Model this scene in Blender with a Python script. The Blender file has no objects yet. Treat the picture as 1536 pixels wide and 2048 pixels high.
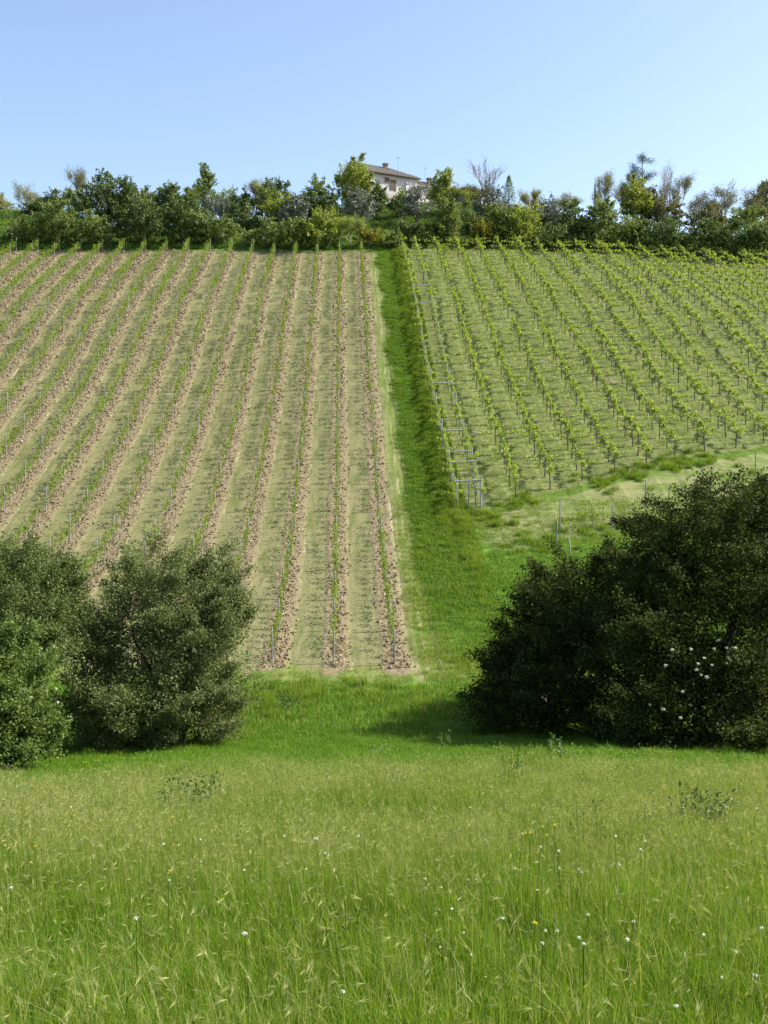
import bpy, math, random
import numpy as np
from mathutils import Vector, Matrix, Euler
rng = np.random.default_rng(7)
random.seed(7)
R = math.radians

# ------------------------------------------------------------------ camera, sky, sun, exposure
scene = bpy.context.scene
F = 2196.0                      # focal length in photograph pixels (1536 x 2048)
HOR = 940.0                     # row of the horizon in the photograph
PITCH = math.atan((1024 - HOR) / F)
cam_d = bpy.data.cameras.new("camera")
cam_d.sensor_fit = 'VERTICAL'
cam_d.sensor_height = 36.0
cam_d.sensor_width = 27.0
cam_d.lens = 36.0 * F / 2048.0
cam_d.clip_start = 0.1
cam_d.clip_end = 5000.0
cam = bpy.data.objects.new("camera", cam_d)
scene.collection.objects.link(cam)
cam.location = (0, 0, 0)
cam.rotation_euler = (R(90) - PITCH, 0, 0)
scene.camera = cam

SUN_AZ = R(83)      # clockwise from +Y
SUN_EL = R(43)
world = bpy.data.worlds.new("World")
scene.world = world
world.use_nodes = True
wn = world.node_tree
bg = wn.nodes["Background"]
sky = wn.nodes.new("ShaderNodeTexSky")
sky.sky_type = 'NISHITA'
sky.sun_disc = False
sky.sun_elevation = SUN_EL
sky.sun_rotation = SUN_AZ
sky.altitude = 200
sky.air_density = 0.9
sky.dust_density = 2.0
sky.ozone_density = 0.7
wn.links.new(sky.outputs[0], bg.inputs[0])
bg.inputs[1].default_value = 0.135
sun_d = bpy.data.lights.new("sun", 'SUN')
sun_d.energy = 4.6
sun_d.angle = R(0.53)
sun_d.color = (1.0, 0.95, 0.86)
sun = bpy.data.objects.new("sun", sun_d)
scene.collection.objects.link(sun)
sdir = Vector((math.sin(SUN_AZ) * math.cos(SUN_EL), math.cos(SUN_AZ) * math.cos(SUN_EL), math.sin(SUN_EL)))
sun.rotation_euler = sdir.to_track_quat('Z', 'Y').to_euler()
sun.location = (60, 20, 80)
scene.view_settings.view_transform = 'Standard'
scene.view_settings.look = 'None'
scene.view_settings.gamma = 1.0
scene.view_settings.exposure = 1.05
scene.view_settings.use_curve_mapping = False
try:
    scene.cycles.max_bounces = 6
    scene.cycles.transparent_max_bounces = 4
    scene.cycles.diffuse_bounces = 3
    scene.cycles.glossy_bounces = 2
    scene.cycles.transmission_bounces = 4
    scene.cycles.use_adaptive_sampling = True
except Exception:
    pass

# ------------------------------------------------------------------ helpers
def sm(a, b, x):
    t = np.clip((np.asarray(x, float) - a) / (b - a), 0, 1)
    return t * t * (3 - 2 * t)

_nd = np.random.default_rng(11)
_ND = _nd.normal(size=(14, 3)); _NP = _nd.uniform(0, 6.28, 14)
def noise(x, y, z=0.0, f=1.0, seed=0):
    """smooth value in about -1..1"""
    s = 0
    x = np.asarray(x, float); y = np.asarray(y, float)
    for i in range(6):
        k = (i + seed * 5) % 14
        d = _ND[k] / np.linalg.norm(_ND[k])
        s = s + np.sin((x * d[0] + y * d[1] + z * d[2]) * f * (0.7 + 0.22 * i) * 2 + _NP[k] + seed * 1.7)
    return s / 3.2

# terrain profile along Y, from the photograph's row spacing
_pd = np.array([-60, -20, 0, 6, 20, 35, 40, 44, 50, 57, 68.3, 78, 90.4, 104.6, 119, 131, 144])
_py = {57: 1232, 68.3: 1097, 78: 975, 90.4: 852, 104.6: 729, 119: 611, 131: 554, 144: 502}
_pz = []
for d in _pd:
    if d in _py:
        a = math.atan((1024 - _py[d]) / F) - PITCH
        _pz.append(d * math.tan(a))
    else:
        _pz.append({-60: 3.0, -20: .6, 0: -1.62, 6: -2.85, 20: -5.75, 35: -8.75, 40: -9.35, 44: -9.45, 50: -9.0}[d])
_pz = np.array(_pz)
_gd = np.arange(-60, 144.5, 0.5)
_gz = np.interp(_gd, _pd, _pz)
_k = np.exp(-0.5 * (np.arange(-12, 13) / 5.0) ** 2); _k /= _k.sum()
_gs = np.convolve(np.pad(_gz, 12, mode='reflect', reflect_type='odd'), _k, mode='valid')

def ground(X, Y):
    X = np.asarray(X, float); Y = np.asarray(Y, float)
    z = np.interp(np.minimum(Y, 144.0), _gd, _gs)
    # beyond the top edge: a bank up to the house plateau in the middle, a gentler crest to the sides
    top = 27.9 + 6.4 + 8.3 * np.exp(-((X - 8) / 26.0) ** 2)
    rise = z + 0.45 * np.maximum(Y - 144, 0)
    k = 1.2
    over = Y > 144
    m = -np.log(np.exp(-k * np.clip(rise - top, -30, 30)) + 1.0) / k + top - 0.0
    m = np.where(rise - top < -3, rise, np.minimum(rise, top + m - top + 0))
    z = np.where(over, m, z)
    z = z - np.maximum(Y - 215, 0) * 0.10
    # hollow and swell across
    z = z + 2.6 * sm(-36, -47, X) * sm(145, 156, Y)
    z = z - 1.5 * sm(14, 52, X) * sm(108, 142, Y)
    z = z + 0.55 * sm(0, 16, -X) * sm(46, 30, Y) * sm(10, 30, Y) * -1.0
    z = z + 0.10 * noise(X, Y, f=0.10, seed=1) * sm(2, 20, Y)
    z = z + 0.035 * noise(X, Y, f=0.8, seed=2)
    return z

_fwd = (0.0, math.cos(PITCH), -math.sin(PITCH)); _up = (0.0, math.sin(PITCH), math.cos(PITCH))
def P(px, py, d):
    """world point seen at pixel (px, py) of the photograph at depth Y = d"""
    a = (px - 768) / F; b = (1024 - py) / F
    v = np.array([a, _fwd[1] + b * _up[1], _fwd[2] + b * _up[2]])
    return v * (d / v[1])
def proj(p):
    x, y, z = p
    dep = y * _fwd[1] + z * _fwd[2]
    return 768 + F * x / dep, 1024 - F * (y * _up[1] + z * _up[2]) / dep
def hit(px, py, lo=3.0, hi=200.0):
    """ground point under a pixel"""
    ds = np.linspace(lo, hi, 2500)
    a = (px - 768) / F; b = (1024 - py) / F
    vy = _fwd[1] + b * _up[1]; vz = _fwd[2] + b * _up[2]
    X = a / vy * ds; Z = vz / vy * ds
    below = Z < ground(X, ds)
    i = int(np.argmax(below)) if below.any() else len(ds) - 1
    return np.array([X[i], ds[i], float(ground(X[i], ds[i]))])

class MB:
    """collects quads, builds one mesh"""
    def __init__(s):
        s.v = []; s.f = []; s.n = 0; s.r = []; s.m = []
    def add(s, v, f, r=None, mat=0):
        v = np.asarray(v, float).reshape(-1, 3); f = np.asarray(f, int).reshape(-1, 4)
        s.v.append(v); s.f.append(f + s.n); s.n += len(v)
        if r is None: r = rng.random()
        s.r.append(np.broadcast_to(np.asarray(r, float), (len(f),)).copy())
        s.m.append(np.full(len(f), mat, int))
        return s
    def tube(s, pts, rad, n=6, mat=0, r=None, cap=True):
        pts = np.asarray(pts, float); rad = np.broadcast_to(np.asarray(rad, float), (len(pts),))
        rings = []
        for i, p in enumerate(pts):
            t = pts[min(i + 1, len(pts) - 1)] - pts[max(i - 1, 0)]
            t = t / (np.linalg.norm(t) + 1e-9)
            a = np.array([1.0, 0, 0]) if abs(t[0]) < 0.8 else np.array([0, 1.0, 0])
            u = np.cross(t, a); u /= np.linalg.norm(u); w = np.cross(t, u)
            th = np.linspace(0, 2 * np.pi, n, endpoint=False)
            rings.append(p + rad[i] * (np.outer(np.cos(th), u) + np.outer(np.sin(th), w)))
        v = np.concatenate(rings); f = []
        for i in range(len(pts) - 1):
            for j in range(n):
                f.append((i * n + j, i * n + (j + 1) % n, (i + 1) * n + (j + 1) % n, (i + 1) * n + j))
        if cap and n in (4, 6):
            for b0 in (0, (len(pts) - 1) * n):
                f.append((b0, b0 + 1, b0 + 2, b0 + 3))
                if n == 6: f.append((b0, b0 + 3, b0 + 4, b0 + 5))
        return s.add(v, f, r, mat)
    def box(s, c, h, rot=None, mat=0, r=None):
        c = np.asarray(c, float); h = np.asarray(h, float)
        v = np.array([[x, y, z] for z in (-1, 1) for y in (-1, 1) for x in (-1, 1)], float) * h
        if rot is not None: v = v @ np.asarray(rot).T
        f = [(0, 2, 3, 1), (4, 5, 7, 6), (0, 1, 5, 4), (2, 6, 7, 3), (0, 4, 6, 2), (1, 3, 7, 5)]
        return s.add(v + c, f, r, mat)
    def leaves(s, pos, size, up=0.35, asp=0.62, mat=0, r=None, out=None):
        """folded diamond leaves"""
        n = len(pos)
        if n == 0: return s
        size = np.broadcast_to(np.asarray(size, float), (n,))[:, None]
        d = rng.normal(size=(n, 3))
        if out is not None: d = d * 0.75 + out * 0.9
        d /= np.linalg.norm(d, axis=1)[:, None]
        nn = rng.normal(size=(n, 3)); nn[:, 2] = np.abs(nn[:, 2]) + up
        w = np.cross(d, nn); w /= np.linalg.norm(w, axis=1)[:, None] + 1e-9
        q = np.cross(w, d)
        L = size; W = size * asp * 0.5
        a = pos - d * L * 0.5
        b = pos + w * W + q * L * 0.10
        c = pos + d * L * 0.5 - q * L * 0.06
        e = pos - w * W + q * L * 0.10
        v = np.stack([a, b, c, e], 1).reshape(-1, 3)
        f = np.arange(4 * n).reshape(n, 4)
        return s.add(v, f, rng.random(n) if r is None else r, mat)
    def mesh(s, name, mats, smooth=False):
        v = np.concatenate(s.v); f = np.concatenate(s.f); r = np.concatenate(s.r); m = np.concatenate(s.m)
        me = bpy.data.meshes.new(name)
        me.vertices.add(len(v)); me.vertices.foreach_set("co", v.astype(np.float32).ravel())
        me.loops.add(len(f) * 4); me.loops.foreach_set("vertex_index", f.astype(np.int32).ravel())
        me.polygons.add(len(f)); me.polygons.foreach_set("loop_start", (np.arange(len(f)) * 4).astype(np.int32))
        me.polygons.foreach_set("loop_total", np.full(len(f), 4, np.int32))
        for mt in (mats if isinstance(mats, (list, tuple)) else [mats]): me.materials.append(mt)
        me.polygons.foreach_set("material_index", m.astype(np.int32))
        me.polygons.foreach_set("use_smooth", np.full(len(f), smooth))
        at = me.attributes.new("rnd", 'FLOAT', 'FACE'); at.data.foreach_set("value", r.astype(np.float32))
        me.update(calc_edges=True)
        return me
    def build(s, name, mats, parent=None, smooth=False, kind=None):
        return link(name, s.mesh(name, mats, smooth), parent, kind)

COL = scene.collection
def link(name, data, parent=None, kind=None, loc=None):
    o = bpy.data.objects.new(name, data); COL.objects.link(o)
    if parent is not None: o.parent = parent
    if kind: o["kind"] = kind
    if loc is not None: o.location = loc
    return o
def thing(name, label, cat, loc=(0, 0, 0), rz=0.0, group=None, data=None):
    o = link(name, data, loc=loc); o.rotation_euler = (0, 0, rz)
    o["label"] = label; o["category"] = cat
    if group: o["group"] = group
    return o
def stuff(o, label, cat):
    o["kind"] = "stuff"; o["label"] = label; o["category"] = cat
    return o
ORD = ("lowest second third fourth fifth sixth seventh eighth ninth tenth eleventh twelfth thirteenth fourteenth fifteenth "
       "sixteenth seventeenth eighteenth nineteenth twentieth").split()
TENS = {2: "twenty", 3: "thirty", 4: "forty", 5: "fifty", 6: "sixty", 7: "seventy"}
def ordn(i):
    if i < 20: return ORD[i]
    n = i + 1
    if n % 10 == 0: return TENS[n // 10][:-1] + "ieth"
    return TENS[n // 10] + "-" + (["first"] + ORD[1:9])[n % 10 - 1]

# ------------------------------------------------------------------ materials
def nodes(name):
    m = bpy.data.materials.new(name); m.use_nodes = True
    nt = m.node_tree; nt.nodes.clear()
    return m, nt, nt.nodes.new("ShaderNodeOutputMaterial")
def ramp(nt, fac, stops):
    r = nt.nodes.new("ShaderNodeValToRGB")
    e = r.color_ramp.elements
    while len(e) < len(stops): e.new(0.5)
    for x, (p, c) in zip(e, stops):
        x.position = p; x.color = (*c, 1)
    nt.links.new(fac, r.inputs[0])
    return r.outputs[0]
def leafmat(name, cols, trans=0.35, rough=0.5, spec=0.35, inst=False, shift=1.25):
    """leaf or blade: a spread of its own colours over the leaves, part of the light passing through"""
    m, nt, out = nodes(name)
    at = nt.nodes.new("ShaderNodeAttribute"); at.attribute_name = "rnd"
    fac = at.outputs["Fac"]
    if inst:
        oi = nt.nodes.new("ShaderNodeObjectInfo")
        mx = nt.nodes.new("ShaderNodeMath"); mx.operation = 'MULTIPLY_ADD'; mx.inputs[1].default_value = 0.35
        sc = nt.nodes.new("ShaderNodeMath"); sc.operation = 'MULTIPLY'; sc.inputs[1].default_value = 0.65
        nt.links.new(fac, sc.inputs[0]); nt.links.new(oi.outputs["Random"], mx.inputs[0]); nt.links.new(sc.outputs[0], mx.inputs[2])
        fac = mx.outputs[0]
    c = ramp(nt, fac, [(i / (len(cols) - 1), k) for i, k in enumerate(cols)])
    p = nt.nodes.new("ShaderNodeBsdfPrincipled")
    p.inputs["Roughness"].default_value = rough
    p.inputs["Specular IOR Level"].default_value = spec
    nt.links.new(c, p.inputs["Base Color"])
    t = nt.nodes.new("ShaderNodeBsdfTranslucent")
    g = nt.nodes.new("ShaderNodeMix"); g.data_type = 'RGBA'; g.blend_type = 'MULTIPLY'; g.inputs[0].default_value = 1
    nt.links.new(c, g.inputs[6]); g.inputs[7].default_value = (shift, shift, 0.55, 1)
    nt.links.new(g.outputs[2], t.inputs[0])
    mix = nt.nodes.new("ShaderNodeMixShader"); mix.inputs[0].default_value = trans
    nt.links.new(p.outputs[0], mix.inputs[1]); nt.links.new(t.outputs[0], mix.inputs[2])
    nt.links.new(mix.outputs[0], out.inputs[0])
    return m
def surfmat(name, c1, c2, scale=4.0, rough=0.8, bump=0.3, detail=5, spec=0.3, stretch=(1, 1, 1)):
    m, nt, out = nodes(name)
    tc = nt.nodes.new("ShaderNodeTexCoord"); mp = nt.nodes.new("ShaderNodeMapping"); mp.inputs["Scale"].default_value = stretch
    nt.links.new(tc.outputs["Object"], mp.inputs[0])
    n = nt.nodes.new("ShaderNodeTexNoise"); n.inputs["Scale"].default_value = scale; n.inputs["Detail"].default_value = detail
    nt.links.new(mp.outputs[0], n.inputs[0])
    c = ramp(nt, n.outputs[0], [(0.3, c1), (0.7, c2)])
    p = nt.nodes.new("ShaderNodeBsdfPrincipled"); p.inputs["Roughness"].default_value = rough
    p.inputs["Specular IOR Level"].default_value = spec
    nt.links.new(c, p.inputs["Base Color"])
    b = nt.nodes.new("ShaderNodeBump"); b.inputs["Strength"].default_value = bump; b.inputs["Distance"].default_value = 0.02
    nt.links.new(n.outputs[0], b.inputs["Height"]); nt.links.new(b.outputs[0], p.inputs["Normal"])
    nt.links.new(p.outputs[0], out.inputs[0])
    return m

M = {}
M['bark'] = surfmat("bark", (.06, .045, .035), (.16, .13, .10), 6, .9, .8, stretch=(1, 1, .3))
M['bark_pale'] = surfmat("pale_bark", (.22, .19, .17), (.34, .30, .28), 6, .9, .5, stretch=(1, 1, .3))
M['vine_bark'] = surfmat("vine_bark", (.06, .045, .04), (.15, .11, .085), 14, .9, .8, stretch=(1, 1, .3))
M['concrete'] = surfmat("weathered_concrete", (.20, .20, .19), (.33, .325, .31), 9, .85, .3)
M['wood_post'] = surfmat("grey_wood", (.20, .185, .165), (.36, .34, .31), 10, .85, .4, stretch=(1, 1, .15))
M['wire'] = surfmat("galvanised_wire", (.20, .20, .21), (.32, .32, .33), 10, .5, .1)
M['leaf_vine'] = leafmat("young_vine_leaf", [(.090, .140, .020), (.150, .215, .030), (.24, .31, .058)], .42, .6, .15)
M['leaf_pergola'] = leafmat("pergola_vine_leaf", [(.14, .20, .026), (.25, .33, .05), (.42, .48, .11)], .42, .5, .25)
M['leaf_willow'] = leafmat("grey_green_leaf", [(.058, .078, .025), (.118, .148, .048), (.22, .25, .095)], .30, .55, .22)
M['leaf_dark'] = leafmat("dark_bush_leaf", [(.009, .015, .003), (.032, .045, .008), (.13, .155, .034)], .26, .6, .10)
M['leaf_elder'] = leafmat("elder_leaf", [(.055, .095, .018), (.105, .165, .034), (.19, .26, .062)], .32, .5, .22)
M['leaf_left'] = leafmat("mid_green_bush_leaf", [(.048, .072, .020), (.098, .135, .036), (.185, .225, .070)], .28, .5, .22)
M['t_dark'] = leafmat("dark_tree_leaf", [(.052, .082, .022), (.100, .145, .038), (.18, .235, .064)], .25, .5, .35)
M['t_mid'] = leafmat("mid_green_tree_leaf", [(.092, .132, .036), (.165, .215, .056), (.26, .31, .095)], .3, .5, .35)
M['t_yellow'] = leafmat("yellow_green_tree_leaf", [(.14, .18, .036), (.24, .285, .060), (.37, .40, .11)], .4, .5, .35)
M['t_olive'] = leafmat("olive_leaf", [(.085, .105, .075), (.15, .17, .13), (.24, .26, .21)], .15, .45, .5)
M['t_pale'] = leafmat("pale_sparse_leaf", [(.16, .17, .09), (.24, .25, .13), (.36, .36, .22)], .4, .5, .3)
M['t_brown'] = leafmat("brown_green_leaf", [(.10, .10, .055), (.16, .16, .078), (.25, .24, .13)], .3, .5, .3)
M['t_blue'] = leafmat("blue_green_needles", [(.018, .042, .022), (.035, .070, .034), (.06, .10, .05)], .15, .5, .35)
M['broom'] = leafmat("broom_flowers", [(.09, .12, .02), (.16, .17, .025), (.45, .34, .02)], .3, .6, .3)
M['white_flower'] = leafmat("white_flower", [(.55, .58, .50), (.7, .72, .64), (.8, .8, .74)], .3, .6, .3, shift=1.0)
M['yellow_flower'] = leafmat("yellow_flower", [(.6, .5, .02), (.75, .62, .03)], .3, .6, .3, shift=1.0)
M['blade'] = leafmat("meadow_blade", [(.076, .138, .008), (.135, .222, .014), (.23, .315, .034)], .44, .6, .15, inst=True)
M['blade_lush'] = leafmat("lush_blade", [(.055, .130, .007), (.095, .20, .012), (.15, .27, .020)], .42, .6, .15, inst=True)
M['blade_dry'] = leafmat("dry_stem", [(.19, .22, .055), (.29, .31, .10), (.44, .43, .19)], .4, .6, .15, inst=True)
M['ear'] = leafmat("wild_barley_ear", [(.22, .25, .075), (.34, .36, .13), (.50, .48, .22)], .35, .6, .2, inst=True)
M['blade_field'] = leafmat("mown_blade", [(.105, .130, .032), (.150, .170, .050), (.22, .22, .085)], .35, .6, .15, inst=True)
M['weed'] = leafmat("dark_weed_leaf", [(.035, .075, .016), (.065, .12, .026), (.10, .17, .04)], .3, .5, .4)

# ground material ---------------------------------------------------------------------------
TILT = 0.037        # the rows lean this much against the view direction
def U(X, Y): return np.asarray(X) + TILT * (np.asarray(Y) - 50.0)
ROW0 = 0.5; ROWS = 2.80            # left rows at U = ROW0 - k*ROWS
C2 = 10.15; COLS = 2.64            # orchard columns at U = C2 + (k-2)*COLS
def X_of(u, Y): return u - TILT * (np.asarray(Y) - 50.0)

def ground_material():
    m, nt, out = nodes("ground_cover")
    N = nt.nodes.new; L = nt.links.new
    def val(op, a, b=None, c=None):
        n = N("ShaderNodeMath"); n.operation = op
        for i, x in enumerate((a, b, c)):
            if x is None: continue
            if isinstance(x, (int, float)): n.inputs[i].default_value = x
            else: L(x, n.inputs[i])
        return n.outputs[0]
    def sstep(lo, hi, x):
        n = N("ShaderNodeMapRange"); n.interpolation_type = 'SMOOTHSTEP'
        n.inputs["From Min"].default_value = lo; n.inputs["From Max"].default_value = hi
        L(x, n.inputs["Value"]); return n.outputs[0]
    def mixc(f, a, b):
        n = N("ShaderNodeMix"); n.data_type = 'RGBA'
        L(f, n.inputs[0])
        for k, x in ((6, a), (7, b)):
            if isinstance(x, tuple): n.inputs[k].default_value = (*x, 1)
            else: L(x, n.inputs[k])
        return n.outputs[2]
    def attr(nm):
        n = N("ShaderNodeAttribute"); n.attribute_name = nm; return n.outputs["Fac"]
    tc = N("ShaderNodeTexCoord"); sp = N("ShaderNodeSeparateXYZ"); L(tc.outputs["Object"], sp.inputs[0])
    def tex(scale, detail=4, rough=.6, stretch=None, off=0.0):
        n = N("ShaderNodeTexNoise"); n.inputs["Scale"].default_value = scale
        n.inputs["Detail"].default_value = detail; n.inputs["Roughness"].default_value = rough
        mp = N("ShaderNodeMapping"); mp.inputs["Scale"].default_value = stretch or (1, 1, 1)
        mp.inputs["Location"].default_value = (off, off * .7, 0)
        L(tc.outputs["Object"], mp.inputs[0]); L(mp.outputs[0], n.inputs[0]); return n.outputs[0]
    fine = tex(9, 6, .7); mid = tex(1.6, 5, .6, off=3); big = tex(.16, 4, .6, off=9)
    streak = tex(2.2, 4, .6, (1, .10, .3), off=5)
    clod = tex(5.5, 6, .75, off=1)
    u = val('ADD', sp.outputs[0], val('MULTIPLY', val('SUBTRACT', sp.outputs[1], 50.0), TILT))
    wob = val('MULTIPLY', val('SUBTRACT', tex(.9, 3, .6, off=7), 0.5), 0.55)
    def dist_rows(period, start, extra):
        t = val('ADD', val('SUBTRACT', u, start), extra)
        fr = val('FRACT', val('ADD', val('DIVIDE', t, period), 100.5))
        return val('MULTIPLY', val('SUBTRACT', fr, 0.5), period)      # signed distance to the row
    sd = dist_rows(ROWS, ROW0 + .08, wob)
    soilm = val('SUBTRACT', 1.0, sstep(0.46, 0.78, val('ABSOLUTE', sd)))
    # colours
    soil = mixc(sstep(.34, .66, clod), (.125, .097, .050), (.275, .225, .132))
    soil = mixc(sstep(.45, .8, fine), soil, (.33, .28, .175))
    mown = mixc(sstep(.36, .62, streak), (.105, .122, .040), (.195, .178, .085))
    mown = mixc(sstep(.42, .62, big), mown, (.165, .162, .070))
    mown = mixc(sstep(.5, .75, fine), mown, (.22, .22, .098))
    sd2 = dist_rows(ROWS, ROW0 + .08, val('MULTIPLY', wob, .25))
    straw = val('MULTIPLY', sstep(.66, .71, sd2), val('SUBTRACT', 1.0, sstep(.78, .84, sd2)))
    straw = val('MULTIPLY', straw, sstep(.50, .70, tex(.5, 4, .7, (1, .2, 1), off=21)))
    field = mixc(straw, mixc(soilm, mown, soil), (.33, .30, .185))
    orch = mixc(sstep(.35, .66, mid), (.105, .140, .034), (.175, .190, .066))
    orch = mixc(sstep(.62, .74, tex(.45, 4, .6, off=14)), orch, (.24, .20, .12))
    orch = mixc(sstep(.48, .75, fine), orch, (.19, .21, .08))
    lane = mixc(sstep(.40, .58, tex(.8, 4, .7, (.35, 1, 1), off=31)), (.115, .160, .036), (.20, .205, .085))
    track = mixc(sstep(.35, .65, streak), (.100, .150, .026), (.165, .185, .056))
    wob2 = val('MULTIPLY', val('SUBTRACT', tex(.35, 3, .6, off=17), 0.5), 0.5)
    def line(at, w):
        return val('SUBTRACT', 1.0, sstep(w * .4, w, val('ABSOLUTE', val('SUBTRACT', val('ADD', u, wob2), at))))
    brk = sstep(.40, .62, tex(.6, 4, .7, (1, .25, 1), off=27))
    track = mixc(val('MULTIPLY', line(1.55, .16), brk), track, (.235, .21, .11))
    track = mixc(val('MULTIPLY', line(2.05, .12), brk), track, (.26, .23, .12))
    track = mixc(val('MULTIPLY', line(2.55, .10), .8), track, (.07, .075, .030))
    lush = mixc(sstep(.35, .65, mid), (.060, .135, .012), (.105, .19, .022))
    mead = mixc(sstep(.35, .65, mid), (.060, .115, .010), (.105, .155, .026))
    c = mead
    def soft(nm): return sstep(.35, .65, val('ADD', attr(nm), val('MULTIPLY', val('SUBTRACT', tex(1.1, 5, .7, off=len(nm) * 3), 0.5), 0.55)))
    c = mixc(soft('lush'), c, lush)
    c = mixc(soft('track'), c, track)
    c = mixc(soft('orch'), c, orch)
    c = mixc(soft('lane'), c, lane)
    c = mixc(soft('field'), c, field)
    c = mixc(soft('bare'), c, (.29, .23, .155))
    p = N("ShaderNodeBsdfPrincipled"); p.inputs["Roughness"].default_value = .95; p.inputs["Specular IOR Level"].default_value = .1
    L(c, p.inputs["Base Color"])
    h = val('ADD', val('MULTIPLY', fine, .5), val('MULTIPLY', val('MULTIPLY', clod, soilm), 1.2))
    b = N("ShaderNodeBump"); b.inputs["Strength"].default_value = .9; b.inputs["Distance"].default_value = .10
    L(h, b.inputs["Height"]); L(b.outputs[0], p.inputs["Normal"])
    L(p.outputs[0], out.inputs[0])
    return m

# zones -------------------------------------------------------------------------------------
def field_low(X):        # lower end of the left vineyard
    return 49.2 + 0.10 * np.maximum(-np.asarray(X) - 4, 0) * 0 + 0.0 * np.asarray(X)
def orch_low(X):         # lower end of the orchard (Y as a function of X)
    return np.interp(X, [4, 10.1, 13, 15.7, 18.3, 21, 23.7, 26.1, 28.6, 45, 80], [73.5, 77, 78.5, 80, 81, 82.6, 84.4, 85.0, 86, 92, 98])
def zones(X, Y):
    u = U(X, Y)
    z = {}
    inleft = sm(ROW0 + 1.25, ROW0 + .85, u)
    z['field'] = inleft * sm(47.6, 50.4, Y + .9 * np.sin(X * 1.9) + .5 * np.sin(X * 5.1 + 1)) * sm(144.3, 143.6, Y)
    ol = orch_low(X)
    z['orch'] = sm(5.4, 6.0, u) * sm(ol - 1.6, ol + .4, Y) * sm(146, 144.5, Y)
    z['lane'] = sm(4.5, 8.5, X) * sm(ol - .8, ol - 2.6, Y) * sm(ol - 10.5, ol - 6.0, Y) * .95
    z['track'] = sm(ROW0 + .9, ROW0 + 1.2, u) * sm(3.2, 2.6, u) * sm(50, 56, Y) * sm(145, 140, Y) \
        + sm(46.0, 48.5, Y) * sm(54, 50, Y) * sm(4.8, 2.5, X) * sm(-30, -20, X) * .9
    z['lush'] = np.maximum(sm(2.5, 3.1, u) * sm(5.9, 5.4, u) * sm(52, 58, Y) * sm(146, 142, Y),
                           sm(2.0, 4.5, X) * sm(48, 54, Y) * sm(72, 66, Y))
    z['lush'] = np.maximum(z['lush'], sm(19, 24, Y) * sm(49, 45, Y))
    z['lush'] = np.maximum(z['lush'], sm(146, 150, Y) * .45)
    z['bare'] = .9 * np.exp(-(((X - 4.6) / 1.3) ** 2 + ((Y - 67.2) / 1.2) ** 2)) + .40 * np.exp(-(((X + 1.0) / 3.4) ** 2 + ((Y - 47.6) / .8) ** 2)) \
        + .35 * sm(4, 9, X) * np.exp(-((Y - (ol - 3.6)) / 1.0) ** 2)
    return {k: np.clip(v, 0, 1) for k, v in z.items()}

def axis(lo, hi, step, far, grow=1.18):
    a = list(np.arange(lo, hi + 1e-6, step)); s = step
    while a[-1] < far[1]: s *= grow; a.append(a[-1] + s)
    s = step
    while a[0] > far[0]: s *= grow; a.insert(0, a[0] - s)
    return np.array(a)
xs = axis(-56, 58, .6, (-700, 700)); ys = axis(0, 178, .6, (-60, 900))
GX, GY = np.meshgrid(xs, ys)
GZ = ground(GX, GY)
far = np.maximum(np.abs(GX) - 90, 0)
GZ = GZ - 0.05 * far * sm(60, 150, GY) * sm(90, 300, np.abs(GX))
mb = MB()
nx, ny = len(xs), len(ys)
idx = np.arange(nx * ny).reshape(ny, nx)
fq = np.stack([idx[:-1, :-1], idx[:-1, 1:], idx[1:, 1:], idx[1:, :-1]], -1).reshape(-1, 4)
mb.add(np.stack([GX, GY, GZ], -1), fq, 0.5)
me = mb.mesh("ground", ground_material(), smooth=True)
for k, v in zones(GX, GY).items():
    a = me.attributes.new(k, 'FLOAT', 'POINT'); a.data.foreach_set("value", v.astype(np.float32).ravel())
g = link("ground", me, kind="structure")
g["label"] = "hillside of vineyard strips rising beyond a grassy hollow"

# ------------------------------------------------------------------ scatter with geometry nodes (uncountable cover only)
def scatter_group(coll):
    nt = bpy.data.node_groups.new("scatter", 'GeometryNodeTree')
    nt.interface.new_socket("Geometry", in_out='INPUT', socket_type='NodeSocketGeometry')
    nt.interface.new_socket("Geometry", in_out='OUTPUT', socket_type='NodeSocketGeometry')
    gi = nt.nodes.new("NodeGroupInput"); go = nt.nodes.new("NodeGroupOutput")
    ci = nt.nodes.new("GeometryNodeCollectionInfo"); ci.inputs[0].default_value = coll
    ci.inputs[1].default_value = True; ci.inputs[2].default_value = True
    iop = nt.nodes.new("GeometryNodeInstanceOnPoints")
    def na(nm, t):
        n = nt.nodes.new("GeometryNodeInputNamedAttribute"); n.data_type = t; n.inputs[0].default_value = nm
        return n.outputs[0]
    nt.links.new(gi.outputs[0], iop.inputs["Points"])
    nt.links.new(ci.outputs[0], iop.inputs["Instance"])
    iop.inputs["Pick Instance"].default_value = True
    nt.links.new(na("pick", 'INT'), iop.inputs["Instance Index"])
    nt.links.new(na("rot", 'FLOAT_VECTOR'), iop.inputs["Rotation"])
    nt.links.new(na("scl", 'FLOAT_VECTOR'), iop.inputs["Scale"])
    nt.links.new(iop.outputs[0], go.inputs[0])
    return nt
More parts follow.
